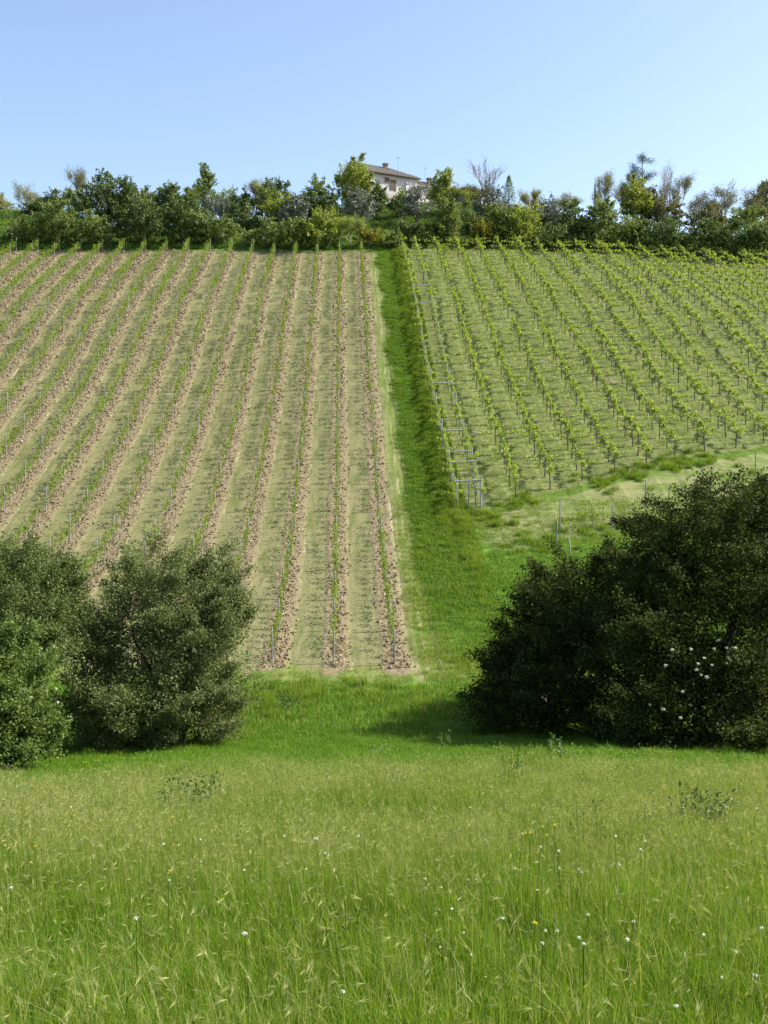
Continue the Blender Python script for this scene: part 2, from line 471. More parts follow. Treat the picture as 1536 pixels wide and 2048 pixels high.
def scatter(name, label, cat, meshes, pos, pick, rot, scl):
    coll = bpy.data.collections.new(name + "_pieces")
    for i, mesh in enumerate(meshes):
        o = bpy.data.objects.new("%s_piece_%02d" % (name, i), mesh); coll.objects.link(o)
    me = bpy.data.meshes.new(name)
    n = len(pos)
    me.vertices.add(n); me.vertices.foreach_set("co", np.asarray(pos, np.float32).ravel())
    a = me.attributes.new("pick", 'INT', 'POINT'); a.data.foreach_set("value", np.asarray(pick, np.int32))
    a = me.attributes.new("rot", 'FLOAT_VECTOR', 'POINT'); a.data.foreach_set("vector", np.asarray(rot, np.float32).ravel())
    a = me.attributes.new("scl", 'FLOAT_VECTOR', 'POINT'); a.data.foreach_set("vector", np.asarray(scl, np.float32).ravel())
    o = link(name, me)
    md = o.modifiers.new("scatter", 'NODES'); md.node_group = scatter_group(coll)
    stuff(o, label, cat)
    return o

def blades(mb, n, rad, h, w, lean=.35, mat=0, seg=3, droop=.5, base=None):
    """n curved tapering blades, vectorised"""
    r0 = rad * np.sqrt(rng.random(n)); th = rng.random(n) * 6.283
    b = np.stack([r0 * np.cos(th), r0 * np.sin(th), np.full(n, -.03)], 1)
    if base is not None: b += base
    hh = h * rng.uniform(.55, 1.1, n)
    ld = rng.random(n) * 6.283
    dirn = np.stack([np.cos(ld), np.sin(ld), np.zeros(n)], 1)
    side = np.stack([-np.sin(ld + rng.normal(0, .8, n)), np.cos(ld), np.zeros(n)], 1)
    side /= np.linalg.norm(side, axis=1)[:, None]
    le = np.abs(rng.normal(0, lean, n))
    ts = np.linspace(0, 1, seg + 1)
    V = []
    for t in ts:
        c = b + dirn * (le * hh * t ** 1.8)[:, None]
        c[:, 2] += hh * t * (1 - droop * le * t * t)
        ww = w * (1 - t ** 1.5 * .93) * .5
        V.append(c + side * ww); V.append(c - side * ww)
    V = np.stack(V, 1)       # n, 2*(seg+1), 3
    k = 2 * (seg + 1)
    f = []
    for i in range(seg): f.append([2 * i, 2 * i + 1, 2 * i + 3, 2 * i + 2])
    f = (np.arange(n)[:, None, None] * k + np.array(f)[None]).reshape(-1, 4)
    mb.add(V.reshape(-1, 3), f, np.repeat(rng.random(n), seg), mat)
    tips = V[:, -1]; prev = V[:, -3]
    return tips, tips - prev
def ears(mb, tips, d, L=.08, w=.011, mat=0, awn=True):
    """spikes on stem ends, nodding over, with a fan of awns"""
    n = len(tips)
    d = d / (np.linalg.norm(d, axis=1)[:, None] + 1e-9)
    d = d + np.stack([d[:, 0] * .8, d[:, 1] * .8, -rng.uniform(.1, .9, n)], 1); d /= np.linalg.norm(d, axis=1)[:, None]
    LL = (L * rng.uniform(.7, 1.25, n))[:, None]
    a = np.tile([[1.0, 0, 0]], (n, 1)); s1 = np.cross(d, a); s1 /= np.linalg.norm(s1, axis=1)[:, None] + 1e-9
    s2 = np.cross(d, s1)
    r = rng.random(n)
    for s in (s1, s2):
        V = np.stack([tips, tips + d * LL * .4 + s * w * .5, tips + d * LL, tips + d * LL * .4 - s * w * .5], 1).reshape(-1, 3)
        mb.add(V, np.arange(4 * n).reshape(n, 4), r, mat)
    if awn:
        for q in range(4):
            o = (s1 * math.cos(q * 1.57) + s2 * math.sin(q * 1.57)) * .22
            b0 = tips + d * LL * .3; e0 = b0 + (d + o) * LL * 1.3
            V = np.stack([b0 + s1 * .0012, b0 - s1 * .0012, e0 - s2 * .0004, e0 + s2 * .0004], 1).reshape(-1, 3)
            mb.add(V, np.arange(4 * n).reshape(n, 4), r, mat)

def patch(name, spec, mats):
    m = MB()
    for (kind, n, rad, h, w, lean, mat) in spec:
        t, d = blades(m, n, rad, h, w, lean, mat)
        if kind == 'ear': ears(m, t, d, L=.048, w=.0062, mat=2)
    return m.mesh(name, mats)

def jitter(x0, x1, y0, y1, step):
    X, Y = np.meshgrid(np.arange(x0, x1, step), np.arange(y0, y1, step))
    X = X.ravel() + rng.uniform(-.5, .5, X.size) * step; Y = Y.ravel() + rng.uniform(-.5, .5, Y.size) * step
    return X, Y
def infan(X, Y, margin=1.5): return np.abs(X) < Y * 0.352 + margin
def cover(name, label, cat, meshes, X, Y, pick, hs=1.0, vs=1.0, tilt=.12):
    n = len(X)
    Z = ground(X, Y)
    rot = np.stack([rng.normal(0, tilt, n), rng.normal(0, tilt, n), rng.random(n) * 6.283], 1)
    hs = np.broadcast_to(hs, (n,)) * rng.uniform(.85, 1.2, n); vs = np.broadcast_to(vs, (n,)) * rng.uniform(.8, 1.2, n)
    return scatter(name, label, cat, meshes, np.stack([X, Y, Z], 1), pick, rot, np.stack([hs, hs, vs], 1))

GM = [M['blade'], M['blade_dry'], M['ear'], M['blade_lush']]
near_p = []
for i in range(5):     # green long grass with some ears
    near_p.append(patch("meadow_patch", [('b', 210, .24, .34, .0052, .40, 0), ('b', 14, .24, .46, .0040, .35, 1), ('b', 5, .24, .40, .0045, 1.3, 1), ('b', 4, .2, .22, .022, .8, 3), ('ear', 9, .24, .44, .0026, .40, 1), ('b', 90, .24, .30, .006, .5, 3)], GM))
for i in range(4):     # paler, full of stems and ears
    near_p.append(patch("meadow_patch_pale", [('b', 150, .24, .32, .005, .45, 0), ('b', 44, .24, .44, .0035, .40, 1), ('ear', 24, .24, .46, .0026, .5, 1), ('b', 24, .24, .28, .006, .5, 3)], GM))
for i in range(3):     # lush short
    near_p.append(patch("lush_patch", [('b', 150, .26, .24, .009, .45, 3), ('b', 60, .26, .22, .007, .45, 0), ('b', 4, .2, .34, .005, .3, 1)], GM))
X, Y = jitter(-16, 18, 2.2, 37.5, .27)
k = infan(X, Y, 1.6); X, Y = X[k], Y[k]
# thin out with distance, patches widened to match
keep = rng.random(len(X)) < np.clip(1.3 - Y / 34, .42, 1); X, Y = X[keep], Y[keep]
u1 = rng.random(len(X))
pale = np.clip(.24 + .55 * sm(7, 13, Y) * sm(28, 18, Y) + .45 * noise(X, Y, f=.35, seed=3), 0, .95)
lushp = np.clip(sm(16, 28, Y + 2.4 * noise(X, Y, f=.4, seed=4)) + .1, 0, .97)
pick = np.where(rng.random(len(X)) < lushp, rng.integers(9, 12, len(X)), np.where(u1 < pale, rng.integers(5, 9, len(X)), rng.integers(0, 5, len(X))))
cover("meadow_grass", "tall green meadow grass with pale nodding ears", "meadow grass", near_p, X, Y, pick,
      1 + .5 * sm(12, 34, Y), .95 + .18 * noise(X, Y, f=.5, seed=5) - .42 * sm(19, 27, Y))

# low cover beyond the meadow
low_lush = [patch("low_lush_patch", [('b', 70, .42, .22, .022, .5, 0), ('b', 12, .4, .28, .018, .4, 1)], [M['blade_lush'], M['blade_dry']]) for i in range(4)]
low_mix = [patch("low_mixed_patch", [('b', 60, .42, .18, .020, .55, 0), ('b', 26, .4, .22, .016, .5, 1)], [M['blade'], M['blade_dry']]) for i in range(4)]
low_mown = [patch("mown_patch", [('b', 46, .42, .075, .022, .6, 0), ('b', 14, .4, .07, .02, .7, 1)], [M['blade_field'], M['blade_dry']]) for i in range(4)]
tall = [patch("tall_patch", [('b', 70, .34, .62, .020, .42, 0), ('b', 40, .34, .5, .020, .42, 0), ('b', 14, .34, .68, .012, .36, 1)], [M['blade'], M['blade_dry']]) for i in range(3)]

X, Y = jitter(-26, 28, 36.5, 76, .42)
k = infan(X, Y, 3); X, Y = X[k], Y[k]
Zn = zones(X, Y)
k = (Zn['field'] < .3) & (Zn['orch'] < .3) & (rng.random(len(X)) > .25 * Zn['lane'] + .9 * Zn['bare'])
X, Y = X[k], Y[k]
lu = zones(X, Y)['lush']
pick = np.where(rng.random(len(X)) < lu, rng.integers(0, 4, len(X)), rng.integers(4, 8, len(X)))
k2 = ~((np.abs(Y - 48.5) < 1.5) & (X < 4) & (rng.random(len(X)) < .55)); X, Y, pick = X[k2], Y[k2], pick[k2]
cover("headland_grass", "bright green grass in the hollow below the vines", "grass", low_lush + low_mix, X, Y, pick, 1.0,
      .9 + .5 * noise(X, Y, f=.35, seed=6) * (Y < 64), .1)

# the grass track between the two vineyards
Y = rng.uniform(50, 145, 10500); u = rng.uniform(2.2, 6.3, 10500)
den = sm(52, 66, Y) * sm(2.4, 3.3, u + .3 * np.sin(Y * .6)) * (1 - .9 * np.exp(-((u - 5.38) / .19) ** 2)) * (1 - .75 * np.exp(-((u - 4.35) / .14) ** 2))
k = rng.random(10500) < den; Y, u = Y[k], u[k]; X = X_of(u, Y)
tallk = ((u > 4.5) & (rng.random(len(u)) < .72 * sm(62, 74, Y))) | (rng.random(len(u)) < .06)
pick = np.where(tallk, rng.integers(4, 7, len(u)), rng.integers(0, 4, len(u)))
cover("track_grass", "long green grass along the track between the vineyards", "grass", low_lush + tall, X, Y, pick, 1.05,
      np.where(tallk, .42 + .34 * (u > 5.5) + .25 * noise(X, Y, f=.5, seed=2), .8 + .4 * noise(X, Y, f=.4, seed=7)), .1)

# mown grass between left rows, grass in the orchard
X, Y = jitter(-50, 1, 49.3, 143.6, .62)
k = infan(X, Y, 2); X, Y = X[k], Y[k]
sd = np.abs((U(X, Y) - ROW0 + 100 * ROWS + ROWS / 2) % ROWS - ROWS / 2)
k = (sd > .62 + .25 * rng.random(len(sd))) & (U(X, Y) < ROW0 + 2.0) & (noise(X, Y, f=.12, seed=8) + rng.normal(0, .5, len(X)) > -.5)
X, Y = X[k], Y[k]
cover("vineyard_grass", "short mown grass between the young vine rows", "grass", low_mown, X, Y, rng.integers(0, 4, len(X)), .9, .9, .08)
X, Y = jitter(4, 56, 72, 147, .60)
Zn = zones(X, Y)
k = infan(X, Y, 2) & (Zn['orch'] > .4) & (U(X, Y) > 6.2); X, Y = X[k], Y[k]
hi = (noise(X, Y, f=.30, seed=9) > .25) & (rng.random(len(X)) < .5)
edge = Y < orch_low(X) + 1.2
pick = np.where(hi, rng.integers(0, 4, len(X)), rng.integers(4, 8, len(X)))
cover("orchard_grass", "grey green grass growing under the pergola vines", "grass", low_mix + low_mown, X, Y, pick, 1.0, np.where(hi, .9, 1.5), .1)
# tall clumps along the orchard's lower edge
Xe = []; Ye = []
for (px, py, n, sp) in ((965, 1035, 34, 1.1), (1040, 1005, 16, .8), (1200, 968, 22, .9), (1262, 945, 18, .8), (1385, 925, 34, 1.2), (1330, 935, 14, .8), (1060, 1085, 22, 1.3), (1150, 1060, 20, 1.2), (640, 1385, 20, 1.2), (560, 1400, 24, 1.1), (480, 1420, 20, 1.2), (800, 1395, 12, 1.4)):
    p = hit(px, py)
    Xe.append(rng.normal(p[0], sp * 1.25, n)); Ye.append(rng.normal(p[1], sp * .8, n))
X = np.concatenate(Xe); Y = np.concatenate(Ye)
cover("tall_grass_clumps", "tall grass clumps along the lower edge of the pergola vines", "grass", tall, X, Y, rng.integers(0, 3, len(X)), rng.uniform(.7, 1.1, len(X)), rng.uniform(.45, 1.0, len(X)), .15)

# ------------------------------------------------------------------ clods on the worked strips
def clodmesh():
    m = MB()
    v = np.array([[x, y, z] for z in (-1, 1) for y in (-1, 1) for x in (-1, 1)], float)
    v /= np.linalg.norm(v, axis=1)[:, None]
    v *= rng.uniform(.6, 1.2, (8, 1)); v *= np.array([.075, .06, .042])
    f = [(0, 2, 3, 1), (4, 5, 7, 6), (0, 1, 5, 4), (2, 6, 7, 3), (0, 4, 6, 2), (1, 3, 7, 5)]
    m.add(v, f, rng.random())
    return m
M['clod'] = leafmat("dry_soil_clod", [(.105, .078, .040), (.255, .205, .118), (.46, .395, .25)], 0.0, .95, .1, inst=True)
clods = [clodmesh().mesh("clod", M['clod']) for i in range(10)]
cx = []; cy = []
for kk in range(0, 22):
    n = int(94 * 27)
    Yc = 48.6 + rng.uniform(0, 1.3) + 95.0 * rng.random(n) ** 1.25
    uc = ROW0 + .10 - kk * ROWS + np.clip(rng.normal(0, .38, n), -.78, .78)
    Xc = X_of(uc, Yc)
    k = infan(Xc, Yc, 2); cx.append(Xc[k]); cy.append(Yc[k])
X = np.concatenate(cx); Y = np.concatenate(cy)
n = len(X); s = np.clip(rng.lognormal(-.05, .42, n), .4, 1.9) * (1 + .5 * sm(70, 140, Y))
scatter("soil_clods", "dry brown clods along the worked strips under the vines", "soil", clods, np.stack([X, Y, ground(X, Y) + .02], 1),
        rng.integers(0, 10, n), rng.random((n, 3)) * 6.28, np.stack([s, s, s], 1))

# ------------------------------------------------------------------ bushes in the hollow
def sprays(mb, lobes, n, m_leaf, size, mat=0, shell=.62, rough=.16, seed=0, spread=.26, floor=None, up=.35, ragged=1.0, asp=.66, clump=0, csize=.45, cull=.52, fill=(.85, .25, .84)):
    """leafy twigs spread through the outer part of a union of ellipsoids, gathered into boughs"""
    if clump:
        vol = np.array([r[0] * r[1] * r[2] for c, r in lobes]) ** .72; vol /= vol.sum()
        per = max(8, int(n * fill[0] / clump)); PP = []; TW = []
        for i in rng.choice(len(lobes), clump * 2, p=vol):
            if len(PP) >= clump: break
            c, r = lobes[i]; d = rng.normal(size=3); d[2] = d[2] + .25; d /= np.linalg.norm(d)
            q = c + d * r * rng.uniform(.74, 1.02)
            if any(np.linalg.norm((q - c2) / r2) < .70 for c2, r2 in lobes if c2 is not c): continue
            a = d * np.array([1, 1, .55]) + np.array([0, 0, .38]) + rng.normal(0, .28, 3); a /= np.linalg.norm(a)
            k = csize * rng.uniform(.6, 1.45); m = int(per * rng.uniform(.6, 1.5)); t = rng.random(m) ** .85
            off = rng.normal(size=(m, 3)) * (k * .42 * (1.08 - .85 * t))[:, None]; off[:, 2] *= .62
            PP.append(q + a * ((t * 1.9 - 1.15) * k)[:, None] + off); TW.append(a + rng.normal(0, .38, (m, 3)))
        if PP:
            PP = np.concatenate(PP); TW = np.concatenate(TW); TW /= np.linalg.norm(TW, axis=1)[:, None]
            m = len(PP)
            tt = rng.random((m, m_leaf, 1)) * 2 - 1
            Q = PP[:, None, :] + TW[:, None, :] * tt * spread * .9 + rng.normal(0, spread * .26, (m, m_leaf, 3))
            br = (rng.random(m)[:, None] * .4 + rng.random((m, m_leaf)) * .6).ravel(); Q = Q.reshape(-1, 3)
            ok = Q[:, 2] > ground(Q[:, 0], Q[:, 1]) + .02 if floor is not None else np.ones(len(Q), bool)
            mb.leaves(Q[ok], size * rng.uniform(.6, 1.3, ok.sum()), up=1.0, asp=asp, mat=mat, r=br[ok], out=np.repeat(TW, m_leaf, 0)[ok] * .5)
        n = int(n * fill[1]); shell = shell * .8; rough = rough * .5; lobes = [(c, r * fill[2]) for c, r in lobes]
    vol = np.array([r[0] * r[1] * r[2] for c, r in lobes]) ** .72; vol /= vol.sum()
    li = rng.choice(len(lobes), n, p=vol)
    C = np.array([lobes[i][0] for i in li]); Rr = np.array([lobes[i][1] for i in li])
    d = rng.normal(size=(n, 3)); d /= np.linalg.norm(d, axis=1)[:, None]
    t = 1 - (1 - shell) * rng.random(n) ** 1.3
    bump = 1 + rough * noise(d[:, 0] * 5 + li, d[:, 1] * 5, d[:, 2] * 5, f=.8, seed=seed) + rough * .6 * noise(d[:, 0] * 13, d[:, 1] * 13 + li, d[:, 2] * 13, f=.8, seed=seed + 1)
    bump += ragged * .10 * rng.exponential(1, n) * (rng.random(n) < .16)
    Pp = C + d * Rr * (t * bump)[:, None]
    # drop sprays buried deep in another lobe and thin by noise to leave gaps
    inside = np.zeros(n, bool)
    for c, r in lobes:
        q = np.linalg.norm((Pp - c) / r, axis=1); inside |= q < cull
    gap = noise(Pp[:, 0], Pp[:, 1], Pp[:, 2], f=1.0, seed=seed + 2)
    k = ~inside & (gap > -.75 + .4 * rng.random(n))
    if floor is not None: k &= Pp[:, 2] > ground(Pp[:, 0], Pp[:, 1]) + floor
    Pp = Pp[k]; d = d[k]; n = len(Pp)
    tw = d + np.stack([rng.normal(0, .45, n), rng.normal(0, .45, n), rng.normal(.25, .35, n)], 1)
    tw /= np.linalg.norm(tw, axis=1)[:, None]
    tt = rng.random((n, m_leaf, 1)) * 2 - 1
    Q = Pp[:, None, :] + tw[:, None, :] * tt * spread * 1.25 + rng.normal(0, spread * .34, (n, m_leaf, 3))
    base_r = rng.random(n)[:, None] * .5 + rng.random((n, m_leaf)) * .5
    Q = Q.reshape(-1, 3)
    if floor is not None:
        ok = Q[:, 2] > ground(Q[:, 0], Q[:, 1]) + .02
    else: ok = np.ones(len(Q), bool)
    mb.leaves(Q[ok], size * rng.uniform(.65, 1.25, ok.sum()), up=up, asp=asp, mat=mat, r=base_r.ravel()[ok], out=np.repeat(tw, m_leaf, 0)[ok] * .6)
    return Pp, tw

def limbs(mb, base, lobes, r0, n_side=3, lift=.35, mat=0, twigs=0):
    """trunk stems from the base into every lobe, with side branches"""
    base = np.asarray(base, float)
    for c, r in lobes:
        c = np.asarray(c, float)
        b = base + np.array([rng.normal(0, .25), rng.normal(0, .25), -.15])
        L = np.linalg.norm(c - b)
        pts = []
        for t in np.linspace(0, 1, 7):
            p = b + (c - b) * t; p[2] += math.sin(t * math.pi) * L * .08
            p += rng.normal(0, .03 * L * .4, 3) * (0 < t < 1); pts.append(p)
        mb.tube(pts, np.linspace(r0, r0 * .28, 7), 6, mat, r=rng.random())
        for j in range(n_side):
            t0 = rng.integers(3, 7); p0 = pts[t0]
            dd = rng.normal(size=3); dd[2] = abs(dd[2]) * .7 + .1; dd /= np.linalg.norm(dd)
            e = p0 + dd * np.asarray(r) * rng.uniform(.6, .95)
            mid = (p0 + e) / 2 + rng.normal(0, .06 * L * .3, 3)
            mb.tube([p0, mid, e], [r0 * .3, r0 * .18, r0 * .05], 5 if False else 4, mat, r=rng.random())

def plobe(px, py, d, rx, ry, rd):
    c = P(px, py, d); s = d / F
    return (c, np.array([rx * s, rd, ry * s]))

def bush(name, label, cat, lobes, base, n, m_leaf, size, mat, seed, trunk_r=.09, bark='bark', group=None, inner=True, spread=.26, rough=.16, floor=.05, shell=.62, clump=260, csize=.5):
    gz = float(ground(base[0], base[1]))
    root = thing(name, label, cat, (base[0], base[1], gz), group=group)
    org = np.array([base[0], base[1], gz])
    L = [(c - org, r) for c, r in lobes]
    t = MB(); limbs(t, (0, 0, 0), L, trunk_r)
    t.build("trunk", M[bark], root, smooth=True)
    f = MB()
    # sprays work in world space for the ground test
    sprays(f, lobes, n, m_leaf, size, seed=seed, spread=spread, rough=rough, floor=floor, shell=shell, clump=clump, csize=csize)
    if inner:   # inner foliage closes the view through the crown
        sm_l = [(c, r * .62) for c, r in lobes]
        sprays(f, sm_l, n // 6, m_leaf, size * 1.6, seed=seed + 1, spread=spread * 1.3, rough=.1, floor=floor, shell=.2, ragged=0)
    f.v = [v - org for v in f.v]
    f.build("crown", M[mat], root)
    return root, org

# right: dark double bush
LB = [plobe(1120, 1225, 37.5, 100, 105, 2.1), plobe(1060, 1330, 37.5, 80, 70, 1.7), plobe(1100, 1410, 36, 140, 80, 2.2), plobe(1180, 1175, 38, 115, 85, 2.2),
      plobe(1060, 1185, 38, 52, 50, 1.2), plobe(1015, 1338, 38, 46, 34, 1.0), plobe(1225, 1340, 35.5, 150, 140, 2.4), plobe(1025, 1405, 37.5, 70, 60, 1.4),
      plobe(1120, 1290, 41, 115, 110, 2.0), plobe(1080, 1330, 43.5, 90, 75, 1.8), plobe(1190, 1270, 42, 120, 110, 2.2), plobe(995, 1395, 39.5, 62, 55, 1.6), plobe(1010, 1330, 41, 60, 60, 1.4)]
b1, o1 = bush("bush", "dark leafy bush beside the bright gap, casting the long shadow onto the meadow", "bush", LB, (5.9, 37.4), 8600, 15, .09, 'leaf_dark', 1, .10, clump=170, csize=.85)
LB = [plobe(1420, 1080, 35, 150, 115, 2.8), plobe(1300, 1150, 35, 110, 105, 2.4), plobe(1540, 1048, 36, 130, 92, 2.6), plobe(1470, 1260, 33, 190, 170, 3.0), plobe(1340, 1330, 32, 130, 150, 2.4),
      plobe(1600, 1180, 35, 160, 200, 3.0), plobe(1560, 1390, 31.5, 170, 120, 2.4), plobe(1380, 1425, 31, 170, 80, 2.0), plobe(1500, 1460, 30, 160, 70, 1.6), plobe(1250, 1440, 33, 100, 55, 1.6), plobe(1690, 1300, 34, 150, 200, 3)]
b2, o2 = bush("bush", "largest dark bush with white flower heads, taller than the bush beside it", "bush", LB, (10.4, 35), 12500, 15, .09, 'leaf_dark', 4, .14, clump=210, csize=1.0)
def umbel(parent, org, px, py, d, r=.085, mat='white_flower'):
    c = P(px, py, d) - org
    m = MB()
    n = 46
    a = rng.random(n) * 6.283; q = r * np.sqrt(rng.random(n))
    pos = np.stack([q * np.cos(a), q * np.sin(a), .03 * (1 - (q / r) ** 2)], 1) + rng.normal(0, .006, (n, 3))
    th = R(30); Rm = np.array([[1, 0, 0], [0, math.cos(th), -math.sin(th)], [0, math.sin(th), math.cos(th)]])
    m.leaves(pos @ Rm.T * .9, .035, up=3.0, asp=.9)
    m.tube([np.array([0, .10, -.06]), np.array([0, .02, -.01])], [.004, .003], 4)
    o = m.build("flower_head", M[mat], parent); o.location = c
    return o
def front_of(px, py, lobes, extra=.12):
    """depth of the nearest lobe surface seen through a pixel"""
    best = None
    dirv = P(px, py, 1.0)
    for c, r in lobes:
        A = np.sum((dirv / r) ** 2); B = -2 * np.sum(dirv * c / r ** 2); C0 = np.sum((c / r) ** 2) - 1
        D = B * B - 4 * A * C0
        if D > 0:
            t = (-B - math.sqrt(D)) / (2 * A)
            if best is None or t < best: best = t
    return (best if best else 32.0) - extra
for (px, py) in ((1331, 1331), (1345, 1300), (1382, 1299), (1437, 1281), (1453, 1296), (1409, 1317), (1428, 1298), (1456, 1316), (1470, 1296), (1424, 1331), (1396, 1328), (1452, 1327),
                 (1393, 1340), (1366, 1384), (1327, 1419), (1361, 1436), (1402, 1350), (1414, 1354), (1461, 1321), (1300, 1410)):
    umbel(b2, o2, px, py, front_of(px, py, LB, -.1), r=rng.uniform(.035, .06))

# left group
LC = [plobe(340, 1190, 37, 120, 95, 2.2), plobe(265, 1270, 36.5, 115, 110, 2.2), plobe(385, 1290, 36, 100, 120, 2.2), plobe(300, 1385, 35, 140, 95, 2.3), plobe(400, 1175, 38, 70, 75, 1.6),
      plobe(410, 1385, 35.5, 80, 80, 1.6), plobe(200, 1350, 36, 75, 120, 1.7), plobe(452, 1265, 37, 42, 80, 1.1), plobe(185, 1420, 35.5, 70, 70, 1.6), plobe(300, 1455, 35.2, 130, 55, 1.8), plobe(410, 1440, 35.4, 70, 50, 1.4)]
bush("bush", "grey green rounded bush between the elder shrub and the vine rows", "bush", LC, (-6.8, 36.2), 8200, 15, .085, 'leaf_willow', 6, .10, spread=.26, clump=150, csize=.75)
LD = [plobe(40, 1185, 34, 88, 78, 2.0), plobe(-50, 1160, 34, 100, 100, 2.2), plobe(100, 1190, 34.5, 52, 62, 1.4), plobe(20, 1260, 33, 110, 110, 2.1), plobe(100, 1255, 33.5, 60, 70, 1.3), plobe(-90, 1300, 32, 90, 150, 2)]
bush("tree", "mid green tree rising behind the elder shrub, top touching the lowest vines", "tree", LD, (-11.5, 34.3), 7000, 15, .082, 'leaf_left', 9, .13, clump=150, csize=.7)
LE = [plobe(0, 1350, 28, 80, 85, 1.5), plobe(-80, 1350, 28, 90, 110, 1.6), plobe(30, 1450, 27.5, 68, 75, 1.4), plobe(-30, 1470, 27, 85, 65, 1.3), plobe(-120, 1440, 27, 90, 90, 1.4), plobe(62, 1350, 28.3, 38, 50, 1.0), plobe(75, 1480, 27.6, 38, 45, .9)]
b3, o3 = bush("elder_shrub", "brighter green elder shrub with a few white flowers at the meadow edge", "shrub", LE, (-9.8, 27.9), 6600, 14, .08, 'leaf_elder', 12, .07, bark='bark', spread=.2, clump=150, csize=.5)
for (px, py) in ((108, 1294), (82, 1298), (89, 1384), (115, 1405), (62, 1396), (50, 1378), (112, 1378)):
    umbel(b3, o3, px, py, front_of(px, py, LE, .2), r=rng.uniform(.04, .07))

# ------------------------------------------------------------------ left vineyard: young vines and posts
def young_vine(i):
    r_ = np.random.default_rng(100 + i)
    t = MB()
    x = r_.normal(0, .03, 5); x[0] = 0
    pts = [np.array([x[j] * j / 2, r_.normal(0, .015), h]) for j, h in enumerate((-.06, .2, .45, .68, .86))]
    t.tube(pts, [.022, .018, .016, .014, .010], 4)
    t.tube([pts[-1], pts[-1] + np.array([.05, .22, .12])], [.008, .004], 4)
    t.tube([pts[-1], pts[-1] + np.array([-.05, -.22, .02])], [.008, .004], 4)
    f = MB()
    n = int(r_.integers(46, 66))
    yy = r_.normal(0, .24, n)
    pos = np.stack([r_.normal(0, .10, n), yy, .95 + .40 * yy + r_.normal(0, .17, n) + .10 * (r_.random(n) < .2)], 1)
    f.leaves(pos, r_.uniform(.08, .15, n), up=.6, asp=.95)
    m2 = 6
    f.leaves(np.stack([r_.normal(0, .04, m2), r_.normal(0, .05, m2), r_.uniform(.3, .75, m2)], 1), .08, asp=.95)
    return t.mesh("vine_trunk", M['vine_bark']), f.mesh("vine_foliage", M['leaf_vine']), t, f
yv = [young_vine(i) for i in range(8)]
post_m = MB()
post_m.tube([(0, 0, -.3), (0, 0, 1.55), (0, 0, 1.64), (0, 0, 1.66)], [.040, .038, .034, .018], 6)
for z in (.6, .95, 1.3): post_m.box((0.045, 0, z), (.008, .006, .018))
post_me = post_m.mesh("vineyard_post", M['wood_post'])
LEFTBOX = [(150, 1085, 515, 1520), (-80, 1075, 170, 1560)]
def hidden_by_bush(px, py):
    if px < 175 and py > 1095: return True
    if 175 <= px < 500 and py > 1150: return True
    if px < 500 and py > 1120 and px > 215: return True
    return False
rowname = lambda k: "the vine row nearest the grass track" if k == 0 else "the %s vine row left of the grass track" % ordn(k)
cand = []; postlist = []
for k in range(0, 24):
    uu = ROW0 - k * ROWS
    yv_s = np.arange(50.3, 143.6, .92) + rng.normal(0, .06, len(np.arange(50.3, 143.6, .92)))
    ps = 50.0 + 4.8 * np.arange(20) + .0
    ps = ps[ps < 143.9]; ps = np.append(ps, 143.9) if 143.9 - ps[-1] > 1.5 else ps
    j = 0; jp = 0
    for y in yv_s:
        x = float(X_of(uu, y)) + rng.normal(0, .04)
        if abs(x) > y * .352 + 2.5: continue
        z = float(ground(x, y)); a, b = proj((x, y, z + .9))
        vis = -2 < a < 1538 and not hidden_by_bush(a, b)
        if rng.random() < .07: continue
        cand.append([y, x, z, k, j if vis else -1]); j += vis
    for y in ps:
        x = float(X_of(uu, y)); z = float(ground(x, y)); a, b = proj((x, y, z + 1.5))
        if not (-30 < a < 1560): continue
        vis = 0 <= a and not hidden_by_bush(a, b)
        postlist.append((x, y, z, k, jp)); jp += 1 if vis else 0
        o = thing("vineyard_post", "", "post", (x, y, z), rng.uniform(-.2, .2), "posts along the young vine rows", post_me) if vis else None
        if vis:
            o.scale = (1, 1, rng.uniform(.93, 1.05)); o.rotation_euler = (rng.normal(0, .02), rng.normal(0, .02), rng.uniform(-.3, .3))
            q = "lowest visible" if jp == 1 else ordn(jp - 1)
            o["label"] = ("%s grey post up " % q) + rowname(k)
cand.sort(key=lambda c: c[0])
rest_t = MB(); rest_f = MB(); made = 0
vineroots = []
def put(mbdst, src, x, y, z, s, rz):
    c, s_ = math.cos(rz), math.sin(rz)
    Rm = np.array([[c, -s_, 0], [s_, c, 0], [0, 0, 1]])
    for v, f, r in zip(src.v, src.f, src.r):
        pass
    V = np.concatenate(src.v) @ Rm.T * s + np.array([x, y, z])
    mbdst.v.append(V); mbdst.f.append(np.concatenate(src.f) + mbdst.n); mbdst.n += len(V)
    mbdst.r.append(np.concatenate(src.r)); mbdst.m.append(np.concatenate(src.m))
for (y, x, z, k, j) in cand:
    i = int(rng.integers(0, 8)); s = rng.uniform(.80, 1.18); vig = (.86 + .38 * sm(65, 130, y) + .3 * sm(4, 30, -x)); rz = rng.normal(0, .12) + (math.pi if rng.random() < 0 else 0)
    if j >= 0 and made < 300:
        q = "lowest visible" if j == 0 else ordn(j)
        o = thing("grapevine", ("%s young vine up " % q) + rowname(k), "vine", (x, y, z), rz, "young vines in the worked strips")
        o.scale = (s * vig, s * vig, s)
        link("trunk", yv[i][0], o); link("foliage", yv[i][1], o)
        made += 1
    else:
        put(rest_t, yv[i][2], x, y, z, s, rz); put(rest_f, yv[i][3], x, y, z, s * vig ** .5, rz)
root = link("young_vines", None); stuff(root, "farther young green vines in rows up the slope", "vines")
